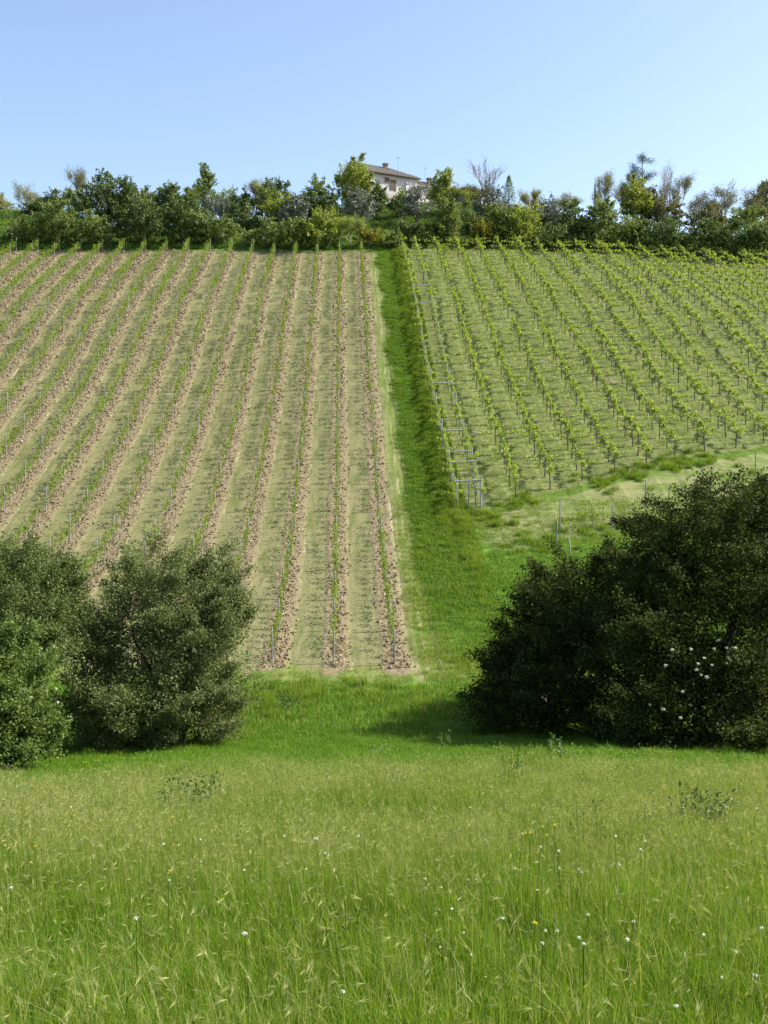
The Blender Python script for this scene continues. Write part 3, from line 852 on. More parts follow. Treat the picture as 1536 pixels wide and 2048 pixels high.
rest_t.build("trunks", M['vine_bark'], root, kind="stuff"); rest_f.build("foliage", M['leaf_vine'], root, kind="stuff")

# ------------------------------------------------------------------ right vineyard: pergola vines
SL = .43
def pergola_vine(i):
    r_ = np.random.default_rng(300 + i)
    t = MB(); f = MB()
    h = r_.uniform(1.0, 1.25)
    bx, by = r_.normal(0, .06, 2)
    top = np.array([bx, by, h])
    t.tube([np.array([0, 0, -.15]), np.array([bx * .3, by * .4, h * .35]), np.array([bx * .8, by * .7, h * .7]), top], [.055, .045, .04, .038], 6)
    wide = i % 3 != 2
    arms = [(0, 1.05, 1), (0, -1.05, 1), (1.28 if wide else .75, .05, 0), (-1.28 if wide else -.75, -.05, 0)]
    for (ax, ay, main) in arms:
        zt = r_.uniform(1.55, 1.75) if main else r_.uniform(1.42, 1.62)
        end = np.array([ax, ay, zt + SL * ay * (1 if main else 0)])
        kk = np.array([ax * .3, ay * .3, h + (zt - h) * .75 + SL * ay * .3])
        pts = [top, kk, (kk + end) / 2 + r_.normal(0, .03, 3), end]
        t.tube(pts, [.028, .020, .014, .007], 4)
        n = int(r_.integers(54, 72)) if main else int(r_.integers(12, 20))
        tt = r_.random(n)
        pp = np.array([np.array(kk) * (1 - q) + end * q for q in tt])
        pp += r_.normal(0, 1, (n, 3)) * np.array([.085, .12, .085]) + np.array([0, 0, .06])
        f.leaves(pp, r_.uniform(.12, .21, n), up=1.0, asp=.95)
        for q in range(3 if main else 1):     # upright shoots
            a = kk * .4 + end * .6 + r_.normal(0, .2, 3) * np.array([.3, 1, .1])
            e = a + np.array([r_.normal(0, .10), r_.normal(0, .10), r_.uniform(.2, .42)])
            t.tube([a, e], [.006, .003], 4, cap=False)
            f.leaves(a + (e - a) * r_.random((6, 1)) + r_.normal(0, .05, (6, 3)), r_.uniform(.08, .13, 6), up=.7, asp=.95)
    f.leaves(top + r_.normal(0, .13, (10, 3)) + np.array([0, 0, .25]), .12, up=.7, asp=.95)
    return t.mesh("pergola_trunk", M['vine_bark']), f.mesh("pergola_foliage", M['leaf_pergola']), t, f
pv = [pergola_vine(i) for i in range(9)]
colname = lambda k: ["the first pergola column beside the grass track", "the second pergola column, under the crossbeams"][k] if k < 2 else "the %s pergola column from the grass track" % ordn(k)
cands = []
colU = lambda k: C2 + (k - 2) * COLS if k > 0 else C2 - 2 * COLS + .95
for k in range(0, 24):
    uu = colU(k); j = 0
    x0 = float(X_of(uu, 80)); lo = float(orch_low(x0)); lo = float(orch_low(X_of(uu, lo)))
    for y in np.arange(lo, 145.2, 2.02 if k > 1 else 1.9):
        yy = y + rng.normal(0, .07); x = float(X_of(uu, yy)) + rng.normal(0, .07)
        if abs(x) > yy * .352 + 2.5: continue
        if rng.random() < .02 and j > 2: continue
        z = float(ground(x, yy)); a, b = proj((x, yy, z + 1.2))
        vis = 0 < a < 1534
        cands.append((yy, x, z, k, j if vis else -1)); j += vis
cands.sort(key=lambda c: c[0])
rest_t = MB(); rest_f = MB(); made = 0
for (y, x, z, k, j) in cands:
    i = int(rng.integers(0, 9)); s = rng.uniform(.84, 1.14); rz = rng.normal(0, .06)
    if k < 2: i = [2, 5, 8][i % 3]; s *= .86
    if j >= 0 and made < 300:
        o = thing("pergola_vine", "", "vine", (x, y, z), rz, "old vines trained on the pergola")
        o["label"] = ("lowest vine, at the bottom end of " if j == 0 else "%s vine up " % ordn(j)) + colname(k)
        o.scale = (s, s, s)
        link("trunk", pv[i][0], o); link("foliage", pv[i][1], o)
        made += 1
    else:
        put(rest_t, pv[i][2], x, y, z, s, rz); put(rest_f, pv[i][3], x, y, z, s, rz)
root = link("pergola_vines", None); stuff(root, "farther pergola vines massed up to the hilltop trees", "vines")
rest_t.build("trunks", M['vine_bark'], root, kind="stuff"); rest_f.build("foliage", M['leaf_pergola'], root, kind="stuff")

# crossbeam frames between the first two columns
def frame(y, label, extra=False):
    xa = float(X_of(colU(0), y)) - .12; xb = float(X_of(colU(1), y)) + .10
    za, zb = float(ground(xa, y)), float(ground(xb, y)); h = 1.75
    root = thing("trellis_frame", label, "trellis frame", ((xa + xb) / 2, y, (za + zb) / 2), group="frames between the first two pergola columns")
    o = np.array([(xa + xb) / 2, y, (za + zb) / 2]); rz = .08
    A = np.array([xa, y + .06, za + h]) - o; B = np.array([xb, y - .06, zb + h + .12]) - o
    m = MB(); m.tube([A, A * .5 + B * .5, B], [.05, .052, .05], 4); m.build("beam", M['concrete'], root)
    feet = [(xb - .07, zb), (xa + .10, za)] if not extra else [(xb - .07, zb), (xb - .5, zb), (xa + 1.0, za)]
    for q, (fx, fz) in enumerate(feet):
        m = MB(); t = (fx - xa) / (xb - xa); zt = (za + h) * (1 - t) + (zb + h + .12) * t - .05
        lean = .10 if extra and q == 1 else 0
        m.tube([np.array([fx + lean, y, fz - .2]) - o, np.array([fx, y, zt]) - o], [.05, .042], 6 if not extra else 4)
        m.build("post", M['concrete'], root)
for i, (px, py) in enumerate(((958, 1014), (943, 975), (931, 953), (919, 908), (893, 808), (862, 718), (850, 640), (842, 604))):
    p = hit(px, py)
    frame(p[1], ("concrete crossbeam frame at the bottom corner of the pergola vines" if i == 0 else "%s concrete crossbeam up between the first two pergola columns" % ordn(i)), i == 0)
# fine wire netting along the two columns
for k, lab in ((0, "fine grey wire netting along the first pergola column"), (1, "fine grey wire netting along the second pergola column")):
    m = MB(); yy = np.arange(74.5, 144, .30)
    o0 = np.array([float(X_of(colU(k), 74.5)), 74.5, float(ground(X_of(colU(k), 74.5), 74.5))])
    px_ = X_of(colU(k), yy) + .12; pz_ = ground(px_, yy)
    for j, y in enumerate(yy):
        m.tube([np.array([px_[j], y, pz_[j] + .05]) - o0, np.array([px_[j], y, pz_[j] + 1.45]) - o0], [.007, .007], 4, cap=False)
    for h in np.arange(.1, 1.5, .15):
        pts = np.stack([px_, yy, pz_ + h], 1)[::4] - o0
        m.tube(pts, .007, 4, cap=False)
    t = thing("wire_netting", lab, "netting", tuple(o0)); m.build("mesh", M['wire'], t)
    for j, y in enumerate(np.arange(75.5, 144, 5.8)):
        x = float(X_of(colU(k), y)) + .16; z = float(ground(x, y))
        q = MB(); q.tube([np.array([0, 0, -.2]), np.array([0, 0, 1.72]), np.array([0, 0, 1.75])], [.048, .045, .03], 4)
        pp = q.build("post", M['concrete'], t); pp.location = Vector((x, y, z)) - Vector(o0)

# pale stakes below the lane, each with a young shoot beside it
stakes = [(1120, 1064, 66, 0), (1114, 1084, 44, 0), (1142, 1108, 34, .16), (1225, 1062, 52, 0), (1291, 1016, 56, 0), (1338, 1006, 30, 0), (1405, 985, 48, 0), (1468, 972, 26, 0), (1511, 952, 48, .02)]
slab = ["tallest pale stake standing clear above the dark bush", "shorter pale stake just left below the tallest stake", "short leaning stake at the top of the dark bush",
        "grey stake between the tallest stake and the lane bend", "slim white stake standing clear on the lane edge", "short stake half hidden behind the largest dark bush",
        "thin grey stake rising from the grass beside small vines", "white topped short stake above the largest bush", "pale stake at the photo edge below the pergola vines"]
for (px, py, hpx, ln), lb in zip(stakes, slab):
    p = hit(px, py); h = hpx * p[1] / F
    o = thing("stake", lb, "stake", tuple(p), rng.uniform(0, 1), "pale stakes along the lane")
    m = MB(); m.tube([(0, 0, -.5), (-ln * .5, 0, h * .5), (-ln * h, 0, h), (-ln * h, 0, h + .02)], [.050, .045, .042, .02], 6)
    m.build("post", M['wood_post'], o)
    m = MB(); m.tube([(-ln * h, 0, h - .18), (-ln * h, 0, h - .10)], [.052, .052], 6); m.build("wire_tie", M['wire'], o)
for j, (px, py) in enumerate(((1168, 1040), (1185, 1034), (1205, 1030), (1250, 1028), (1270, 1022), (1350, 992), (1372, 985), (1430, 972), (1450, 968), (1490, 960), (1135, 1062))):
    p = hit(px, py + 22)
    o = thing("small_vine", "%s small leafy vine from the tallest stake among the pale stakes" % (ordn(j) if j else "nearest"), "vine", tuple(p), 0, "small vines among the stakes")
    i = j % 8; o.scale = (1.1, 1.1, 1.1)
    link("trunk", yv[i][0], o); link("foliage", yv[i][1], o)

# ------------------------------------------------------------------ hilltop trees and shrubs
def twigtree(mb, base, top, w, n, r0, seed, depth=5):
    """bare fine-branched tree"""
    r_ = np.random.default_rng(seed); tips = []
    def grow(p, d, L, r, lv):
        e = p + d * L; mid = (p + e) / 2 + r_.normal(0, L * .05, 3)
        mb.tube([p, mid, e] if lv > 1 else [p, e], [r, r * .8, r * .6] if lv > 1 else [r, r * .5], 4, cap=False); tips.append(e)
        if lv == 0: return
        for q in range(n if lv > 1 else n + 1):
            dd = d + r_.normal(0, .42, 3); dd[2] = abs(dd[2]) * .8 + .35; dd[0] *= w; dd /= np.linalg.norm(dd)
            s = p + (e - p) * r_.uniform(.35, 1.0)
            grow(s, dd, L * r_.uniform(.58, .85), r * .62, lv - 1)
    H = top[2] - base[2]
    grow(np.asarray(base, float), np.array([0, 0, 1.0]), H * .30, r0, depth)
    T = np.array(tips); mz = T[:, 2].max()
    return T, (top[2] - base[2]) / max(mz - base[2], .1)
def hilltree(px, ytop, w, ylow, d, kind, mat, label, cat="tree", nl=1.0, name=None, flowers=None):
    """px centre, top row, half width and lowest crown row in photograph pixels, at depth d"""
    s = d / F
    X0 = float(P(px, ytop, d)[0]); gz = float(ground(X0, d))
    d = d if d > 151 else d - 3.0; s = d / F; X0 = float(P(px, ytop, d)[0]); gz = float(ground(X0, d))
    if kind in ('dense', 'shrub', 'olive'): w = w * 1.18
    if d < 155: ylow = 510
    zt = float(P(px, ytop, d)[2]) - gz; zl = max(float(P(px, ylow, d)[2]) - gz, .15); W = w * s
    nm = name or {"olive": "olive_tree", "bare": "bare_tree", "pine": "pine_tree", "cone": "conifer_tree", "shrub": "shrub"}.get(kind, "tree")
    root = thing(nm, label, cat, (X0, d, gz), group="trees and shrubs along the hilltop")
    t = MB(); f = MB()
    size = .19
    if kind in ("bare", "sparse"):
        T, k = twigtree(t, (0, 0, -.2), (0, 0, zt), max(.6, 2.4 * W / zt), 3, .03 + .007 * zt, int(px) + 1, 5)
        t.v = [v * np.array([1, 1, k]) for v in t.v]
        mx = np.percentile(np.abs(T[:, 0]), 96) + 1e-6
        t.v = [v * np.array([W / mx, W / mx, 1]) if True else v for v in t.v]
        T = T * np.array([W / mx, W / mx, k])
        T = T[T[:, 2] > zl * .6]
        m = 1 if kind == "bare" else 11
        Q = np.repeat(T, m, 0) + rng.normal(0, .22, (len(T) * m, 3))
        if kind == "bare": Q = Q[rng.random(len(Q)) < .4]
        f.leaves(Q, rng.uniform(.09, .2, len(Q)))
    elif kind == "cone":
        t.tube([(0, 0, -.2), (0, 0, zt * .6), (0, 0, zt)], [.12, .08, .02], 6)
        n = int(1900 * nl); h = rng.random(n) ** .8
        rr = W * (1 - h) ** .8 * (.55 + .45 * np.abs(np.sin(h * 22 + rng.normal(0, .2, n)))) * np.sqrt(rng.random(n) * .8 + .2); a = rng.random(n) * 6.283
        f.leaves(np.stack([rr * np.cos(a), rr * np.sin(a), zl + (zt - zl) * h], 1) + rng.normal(0, .08, (n, 3)), .2, asp=.35)
    elif kind == "pine":
        t.tube([(0, 0, -.2), (.1, 0, zt * .5), (-.05, 0, zt * .92)], [.16, .12, .05], 6)
        for q in range(16):
            a = rng.random() * 6.28; hh = zl + (zt - zl) * rng.random() ** .8; e = np.array([W * .8 * math.cos(a), W * .8 * math.sin(a), min(hh + .2, zt)])
            t.tube([(0, 0, hh - .3), e * np.array([.5, .5, 1]) + np.array([0, 0, -.2]), e], [.05, .035, .02], 4)
            n = 170; f.leaves(e + rng.normal(0, 1, (n, 3)) * np.array([.34, .34, .24]), .17, asp=.5)
        n = 240; f.leaves(np.array([0, 0, zt - .3]) + rng.normal(0, 1, (n, 3)) * np.array([.4, .4, .25]), .2, asp=.3)
    else:
        org = np.array([X0, d, gz]); lobes = []
        nlobe = 7 if kind != "shrub" else 6
        Hc = (zt - zl); 
        for q in range(nlobe):
            hq = rng.uniform(.18, .80); rx = W * rng.uniform(.36, .52) * (1.05 if hq < .6 else .85)
            x = rng.uniform(-1, 1) * (W - rx) * (1 if hq < .6 else .65); y = rng.uniform(-1, 1) * W * .5
            rz = Hc * rng.uniform(.22, .33)
            z = zl + Hc * hq; z = min(z, zt - rz)
            lobes.append((np.array([x, y, z]) + org, np.array([rx, min(rx * 1.1, 2.4), rz])))
        lobes.append((np.array([rng.uniform(-.2, .2) * W, 0, zt - Hc * .24]) + org, np.array([W * .42, min(W * .5, 2), Hc * .24])))
        lobes.append((np.array([0, 0, zl + Hc * .33]) + org, np.array([W * .85, min(W * .7, 2.4), Hc * .33])))
        limbs(t, (0, 0, 0), [(c - org, r) for c, r in lobes[::2]], .05 + .012 * zt, 2)
        n = int(44 * nl * max(5, W * Hc))
        sz = .21 if kind == "olive" else .25
        sprays(f, lobes, n, 9, sz, seed=int(px) % 9, spread=.30, rough=.22, shell=.40, ragged=1.6, floor=None, asp=.8, clump=int(14 + 1.1 * W * Hc), csize=.85, cull=.30, fill=(.65, .55, .92))
        f.v = [v - org for v in f.v]
    t.build("trunk", M['bark_pale' if kind in ("bare", "sparse") else 'bark'], root)
    f.build("crown", M[mat], root)
    return root
H = [
 (5, 388, 38, 445, 176, "dense", 't_pale', "pale yellowish tree behind the grassy mound at the photo edge"),
 (62, 376, 22, 440, 172, "sparse", 't_pale', "thin pale tree just beside the pale yellowish edge tree"),
 (100, 377, 26, 450, 166, "dense", 't_dark', "small dark green tree behind the light green bush at the ridge end"),
 (158, 325, 24, 425, 166, "sparse", 't_brown', "slender pointed grey tree, tallest at that end of the ridge"),
 (70, 405, 30, 480, 156, "dense", 't_dark', "dark tree half hidden by the light green bush"),
 (112, 402, 50, 492, 150, "dense", 't_mid', "light green bush at the ridge end beside the grassy mound"),
 (205, 352, 52, 490, 153, "dense", 't_dark', "broad dark green tree below the slender pointed tree"),
 (248, 346, 34, 480, 154, "dense", 't_dark', "tall dark tree with a notched top beside the broad dark tree"),
 (185, 430, 50, 494, 149, "dense", 't_mid', "leafy green shrub in front of the broad dark tree"),
 (330, 366, 44, 485, 154, "dense", 't_dark', "dark spiky topped tree over the darkest stretch of hedge"),
 (290, 400, 48, 495, 150, "dense", 't_dark', "very dark low tree in the darkest stretch of hedge"),
 (370, 400, 48, 495, 150, "dense", 't_dark', "dark green low tree beside the olive bush, hedge front"),
 (405, 336, 23, 420, 160, "dense", 't_mid', "upright blue green tree standing above the hedge"),
 (455, 371, 32, 420, 163, "dense", 't_mid', "small green tree behind the first grey olive"),
 (495, 388, 26, 420, 161, "dense", 't_dark', "low dark shrub between the first grey olive and the pale thin tree"),
 (440, 390, 36, 432, 155, "olive", 't_olive', "grey olive tree farthest along the ridge from the house"),
 (430, 432, 62, 494, 150, "shrub", 't_mid', "mid green hedge shrub below the farthest grey olive"),
 (513, 345, 22, 425, 160, "sparse", 't_pale', "thin pale leaved tree beside a dark round crown"),
 (552, 352, 30, 415, 161, "dense", 't_dark', "dark round crowned tree beside the thin pale tree"),
 (560, 392, 36, 440, 155, "shrub", 't_yellow', "yellow green shrub in front of the dark round crown"),
 (592, 390, 30, 448, 153, "olive", 't_olive', "grey olive tree over a black shadow, second from the ridge end"),
 (625, 352, 30, 430, 163, "dense", 't_mid', "feathery green tree standing behind the second olive"),
 (655, 385, 26, 440, 161, "dense", 't_dark', "dark green shrub below the tree hiding the house corner"),
 (700, 318, 54, 440, 166, "dense", 't_yellow', "big yellow green tree hiding the house corner"),
 (755, 358, 19, 422, 164, "dense", 't_dark', "narrow dark green tree before the house wall"),
 (715, 378, 40, 442, 155, "olive", 't_olive', "grey olive tree below the big yellow green tree"),
 (650, 428, 44, 492, 149, "shrub", 't_yellow', "pale yellow green scrub below the big yellow green tree"),
 (600, 440, 42, 492, 149, "shrub", 't_mid', "rough green scrub below the second olive"),
 (525, 445, 42, 494, 149, "shrub", 't_mid', "rough scrub at the hedge end beside the second olive"),
 (700, 430, 30, 486, 150, "sparse", 't_yellow', "young sapling with yellow green leaves on the bank"),
 (738, 456, 26, 486, 149, "shrub", 'broom', "yellow flowering broom above the vine posts"),
 (838, 376, 32, 432, 158, "olive", 't_olive', "grey olive tree directly below the house window"),
 (800, 385, 30, 425, 162, "dense", 't_mid', "low green shrub at the foot of the house wall"),
 (885, 341, 28, 418, 165, "dense", 't_yellow', "yellow green tree before the low wing of the house"),
 (925, 372, 24, 425, 163, "sparse", 't_yellow', "thin yellow green tree before the pink arch wall"),
 (893, 406, 31, 468, 150, "dense", 't_mid', "round glossy green bush standing alone above the pergola vines"),
 (820, 440, 36, 472, 151, "shrub", 't_dark', "dark low shrub on the bank below the third olive"),
 (860, 445, 28, 470, 150, "shrub", 't_mid', "small green shrub touching the round glossy bush"),
 (978, 303, 38, 400, 164, "bare", 't_brown', "bare fine branched tree standing tallest on the skyline"),
 (950, 372, 26, 405, 165, "sparse", 't_brown', "thin brownish tree at the foot of the tall bare tree"),
 (1018, 352, 24, 420, 161, "cone", 't_mid', "pointed green conifer beside the tall bare tree"),
 (985, 372, 40, 438, 156, "olive", 't_olive', "dark grey olive tree under the tall bare tree"),
 (1000, 415, 40, 472, 151, "shrub", 't_mid', "leafy green shrub under the dark grey olive"),
 (1048, 408, 44, 480, 150, "dense", 't_yellow', "yellow green bush between the two right hand olives"),
 (960, 445, 30, 474, 149, "shrub", 'broom', "brownish broom with orange flowers beside the round glossy bush"),
 (1058, 375, 18, 420, 163, "sparse", 't_pale', "small pale sapling on the skyline past the conifer"),
 (1097, 393, 28, 475, 153, "olive", 't_olive', "grey green olive tree standing alone past the yellow green bush"),
 (1140, 390, 24, 420, 162, "sparse", 't_pale', "pale sparse tree behind the dark bush near the pole"),
 (1150, 408, 40, 486, 151, "dense", 't_dark', "dark green bush between the last olive and the pole"),
 (1205, 398, 46, 486, 150, "dense", 't_mid', "mid green bush at the foot of the pole"),
 (1216, 345, 20, 405, 160, "sparse", 't_pale', "thin leaning pale tree beside the pole"),
 (1255, 355, 24, 420, 164, "sparse", 't_brown', "reddish brown thin tree below the pine"),
 (1285, 316, 24, 378, 160, "pine", 't_blue', "dark pine with a flat top above the other trees"),
 (1275, 352, 34, 440, 157, "dense", 't_yellow', "leafy yellow green tree directly below the pine"),
 (1300, 372, 34, 450, 158, "dense", 't_brown', "dull brown green tree between pine and bare tree"),
 (1325, 320, 18, 400, 159, "bare", 't_brown', "small bare tree standing right beside the pine"),
 (1358, 354, 28, 430, 162, "sparse", 't_brown', "brown leaved thin tree past the small bare tree"),
 (1330, 400, 36, 455, 157, "dense", 't_brown', "dull brown shrub under the small bare tree"),
 (1405, 378, 30, 440, 161, "sparse", 't_brown', "brownish sparse tree, first of the even ridge row"),
 (1447, 372, 30, 440, 161, "sparse", 't_brown', "brownish sparse tree, second of the even ridge row"),
 (1490, 376, 30, 440, 161, "sparse", 't_brown', "brownish sparse tree, third of the even ridge row"),
 (1530, 366, 34, 445, 160, "dense", 't_brown', "brown green tree closing the even ridge row"),
 (1420, 415, 50, 470, 156, "dense", 't_brown', "dull green undershrub below the even ridge row"),
 (1500, 412, 50, 470, 156, "dense", 't_mid', "green undershrub at the end of the ridge row"),
 (1265, 432, 44, 494, 150, "dense", 't_mid', "green hedge bush below the leafy yellow green tree"),
 (1330, 438, 46, 497, 149, "dense", 't_dark', "dark hedge bush below the small bare tree"),
 (1400, 445, 46, 499, 149, "dense", 't_dark', "dark hedge bush below the first ridge row tree"),
 (1465, 446, 44, 501, 149, "dense", 't_dark', "dark hedge bush below the second ridge row tree"),
 (1530, 445, 46, 503, 149, "dense", 't_dark', "dark hedge bush at the photo edge above the pergola vines"),
 (1110, 448, 40, 486, 149, "shrub", 't_dark', "low dark shrub at the foot of the last olive"),
 (533, 372, 24, 440, 158, "dense", 't_mid', "mid green tree filling the dip beside the thin pale tree"),
 (45, 440, 40, 495, 150, "shrub", 't_mid', "low rounded green bush covering the grassy mound"),
 (145, 380, 34, 470, 158, "dense", 't_mid', "green tree at the foot of the slender pointed tree"),
 (290, 378, 34, 470, 157, "dense", 't_mid', "green tree between the notched dark tree and the spiky one"),
 (375, 374, 34, 470, 158, "dense", 't_mid', "green tree just beside the upright blue green tree"),
 (480, 405, 36, 480, 155, "dense", 't_dark', "dark hedge tree between the two grey olives, nearer the first"),
 (940, 420, 30, 470, 153, "dense", 't_dark', "dark shade bush below the pink arch wall"),
 (1075, 425, 28, 480, 153, "dense", 't_mid', "leafy bush between the yellow green bush and the last olive"),
 (780, 468, 22, 490, 148, "shrub", 't_mid', "small pale green shrub at the top of the grass track"),
]
for h in H:
    hilltree(*h, cat="shrub" if h[5] == "shrub" else "tree")

# undergrowth on the bank
und = [patch("bank_patch", [('b', 60, .6, .55, .05, .5, 0), ('b', 26, .6, .6, .035, .4, 1)], [M['blade_lush'], M['blade_dry']]) for i in range(3)]
und += [patch("bank_patch", [('b', 60, .6, .45, .06, .5, 0), ('b', 20, .6, .5, .04, .4, 0)], [M['weed'], M['t_yellow']]) for i in range(3)]
X, Y = jitter(-62, 62, 145.2, 178, .85)
k = np.abs(X) < Y * .352 + 3; X, Y = X[k], Y[k]
cover("bank_undergrowth", "rough grass and weeds on the bank behind the vineyards", "undergrowth", und, X, Y, rng.integers(0, 6, len(X)), 1.0, .9, .1)

# ------------------------------------------------------------------ house on the hilltop
M['render_wall'] = surfmat("pinkish_render", (.50, .46, .44), (.60, .56, .54), 1.5, .9, .15)
M['render_pink'] = surfmat("pink_render", (.60, .42, .38), (.68, .50, .46), 1.5, .9, .15)
M['tiles'] = surfmat("weathered_roof_tiles", (.19, .165, .14), (.31, .275, .235), 5, .9, .5)
M['shutter_w'] = surfmat("white_shutters", (.66, .66, .66), (.78, .78, .78), 6, .6, .1)
M['shutter_b'] = surfmat("brown_shutters", (.14, .07, .05), (.22, .12, .09), 6, .6, .2)
M['glass'] = surfmat("dark_window_glass", (.02, .02, .025), (.04, .04, .045), 2, .15, .0, spec=.6)
M['brick'] = surfmat("chimney_brick", (.17, .11, .085), (.26, .17, .13), 9, .9, .4)
M['gutter'] = surfmat("dark_eave", (.08, .06, .05), (.13, .10, .08), 6, .7, .1)

A = P(734, 342, 175); B = P(838, 359, 179.8)
e = (B - A)[:2]; Lh = float(np.linalg.norm(e)); ang = math.atan2(e[1], e[0])
eave = float(A[2]); gz = float(ground(A[0], A[1])); Hh = max(eave - gz, 4.5)
house = thing("farmhouse", "pale farmhouse with a brown tiled roof on the hilltop behind the trees", "house", (A[0], A[1], eave - Hh), ang)
def hb(name, mat, c, h, parent=house, mb=None):
    m = MB() if mb is None else mb
    m.box(c, h)
    return m.build(name, M[mat], parent) if mb is None else None
D = 8.0
hb("wall", 'render_wall', (Lh / 2 - .4, D / 2, Hh / 2 - 1), (Lh / 2, D / 2, Hh / 2 + 1))
def hiproof(name, x0, x1, y0, y1, z0, h, mat, parent, hip=(1, 1)):
    m = MB(); o = .55; ym = (y0 + y1) / 2; s = (y1 - y0) / 2
    a, b, c, d_ = (x0 - o, y0 - o, z0), (x1 + o, y0 - o, z0), (x1 + o, y1 + o, z0), (x0 - o, y1 + o, z0)
    r1 = (x0 + s * .8 * hip[0] - o * (1 - hip[0]), ym, z0 + h); r2 = (x1 - s * .8 * hip[1] + o * (1 - hip[1]), ym, z0 + h)
    V = [a, b, c, d_, r1, r2]; lo = [(p[0], p[1], p[2] - .14) for p in (a, b, c, d_)]
    m.add(V + lo, [(0, 1, 5, 4), (2, 3, 4, 5), (1, 2, 5, 5), (3, 0, 4, 4), (6, 7, 1, 0), (7, 8, 2, 1), (8, 9, 3, 2), (9, 6, 0, 3), (9, 8, 7, 6)])
    # tile courses as raised strips down the front slope
    n = int((x1 - x0) / .42)
    for i in range(n + 1):
        x = x0 + (x1 - x0) * i / max(n, 1); t = 1.0
        if hip[1] and x > r2[0]: t = max(0, (x1 + o - x) / (x1 + o - r2[0]))
        if hip[0] and x < r1[0]: t = min(t, max(0, (x - x0 + o) / (r1[0] - x0 + o)))
        if t < .08: continue
        p0 = np.array([x, y0 - o, z0 + .03]); p1 = p0 + (np.array([x, ym, z0 + h + .03]) - p0) * t
        m.tube([p0, p1], [.05, .05], 4)
    return m.build(name, M[mat], parent)
roof = hiproof("roof", -.4, Lh - .4, 0, D, Hh, 2.3, 'tiles', house, (0, 1))
m = MB(); m.box((Lh / 2 - .4, -.58, Hh - .07), (Lh / 2 + .5, .06, .08)); m.build("gutter", M['gutter'], house)
def window(x, z, w, h, mat, parent=house, y=0.0, slats=True, shut=True):
    m = MB(); m.box((x, y - .03, z), (w / 2 + .09, .06, h / 2 + .09)); f = m.build("window", M['render_wall'], parent); f.name = "window"
    m = MB(); m.box((x, y - .07, z), (w / 2, .04, h / 2)); m.build("pane", M['glass'], f)
    if shut:
        for sx in (-1, 1):
            m = MB(); m.box((x + sx * w * .27, y - .13, z), (w * .225, .02, h / 2))
            if slats:
                for q in range(6): m.box((x + sx * w * .27, y - .16, z - h / 2 + h * (q + .5) / 6), (w * .2, .012, h * .03))
            m.build("shutter", M[mat], f)
def fx(px): return (px - 738) / (836 - 738) * Lh
window(fx(748), Hh - 1.15, .8, .9, 'shutter_w'); window(fx(775), Hh - .9, .8, .7, 'shutter_b')
window(fx(787), Hh - 1.5, 1.0, 1.5, 'shutter_b'); window(fx(816), Hh - 1.45, 1.15, 1.4, 'shutter_w')
m = MB(); m.box((5.2, D / 2 - .8, Hh + 2.1), (.28, .24, .28)); ch = m.build("chimney", M['brick'], house)
m = MB(); m.box((5.2, D / 2 - .8, Hh + 2.5), (.40, .34, .14)); m.build("cap", M['gutter'], ch)
m = MB(); m.box((1.0, 1.6, Hh + .80), (.4, .25, .10)); m.build("skylight", M['glass'], house)
# low second wing beyond, and the long low wing
w2 = P(845, 366, 181)
hb("wing_wall", 'render_wall', (Lh + 3.0, D / 2 + 1.5, Hh / 2 - 1.2), (4.0, D / 2 - 1, Hh / 2 + .75))
hiproof("wing_roof", Lh - 1.0, Lh + 7.0, 2.5, D + .5, Hh - .35, 1.7, 'tiles', house, (0, 1))
m = MB(); m.box((Lh + 4.6, 4.2, Hh + 1.0), (.3, .3, .55)); ch = m.build("chimney", M['brick'], house)
m = MB(); m.box((Lh + 4.6, 4.2, Hh + 1.6), (.42, .42, .08)); m.build("cap", M['gutter'], ch)
# antennas: things fixed on the roof
def antenna(px, ytop, ybot, d, lab):
    a = P(px, ytop, d); b = P(px, ybot, d)
    t = thing("antenna", lab, "antenna", tuple(b), ang)
    h = a[2] - b[2]
    m = MB(); m.tube([(0, 0, -.6), (0, 0, h)], [.03, .022], 4); m.build("mast", M['wire'], t)
    m = MB()
    for q in range(5): m.tube([(-.35 + .05 * q, q * .14 - .3, h * .72), (.35 - .05 * q, q * .14 - .3, h * .72)], [.012, .012], 4)
    m.tube([(0, -.35, h * .72), (0, .35, h * .72)], [.015, .015], 4); m.build("aerial", M['wire'], t)
antenna(796, 308, 336, 180, "tall television antenna on the farmhouse roof ridge")
antenna(850, 331, 350, 184, "short television antenna beside the second chimney")
# long low wing with pink arches
c3 = P(925, 410, 176)
gz3 = float(ground(c3[0], 176)); barn = thing("outbuilding", "low outbuilding with a beige roof and pink arches beside the farmhouse", "outbuilding", (float(P(872, 400, 174)[0]), 174, gz3), R(12))
zt3 = float(P(920, 383, 176)[2]) - gz3
hb("wall", 'render_pink', (4.2, 2.5, zt3 / 2 - .6), (4.1, 2.4, zt3 / 2 + .6), barn)
M['beige_tiles'] = surfmat("beige_roof_tiles", (.36, .31, .24), (.48, .42, .33), 5, .9, .4)
hiproof("roof", .2, 8.2, .1, 4.9, zt3, .9, 'beige_tiles', barn, (0, 0))
for i in range(3):
    m = MB(); x0 = 1.5 + i * 2.5; n = 9; pts = []
    for j in range(n):
        a = math.pi * j / (n - 1); pts.append((x0 - .95 * math.cos(a), .08, 1.3 + .8 * math.sin(a)))
    m.tube([(x0 - .95, .08, 0)] + pts + [(x0 + .95, .08, 0)], .12, 4); m.build("arch", M['shutter_w'], barn)
    m = MB(); m.box((x0, .07, .9), (.8, .03, .95)); m.build("door_opening", M['glass'], barn)

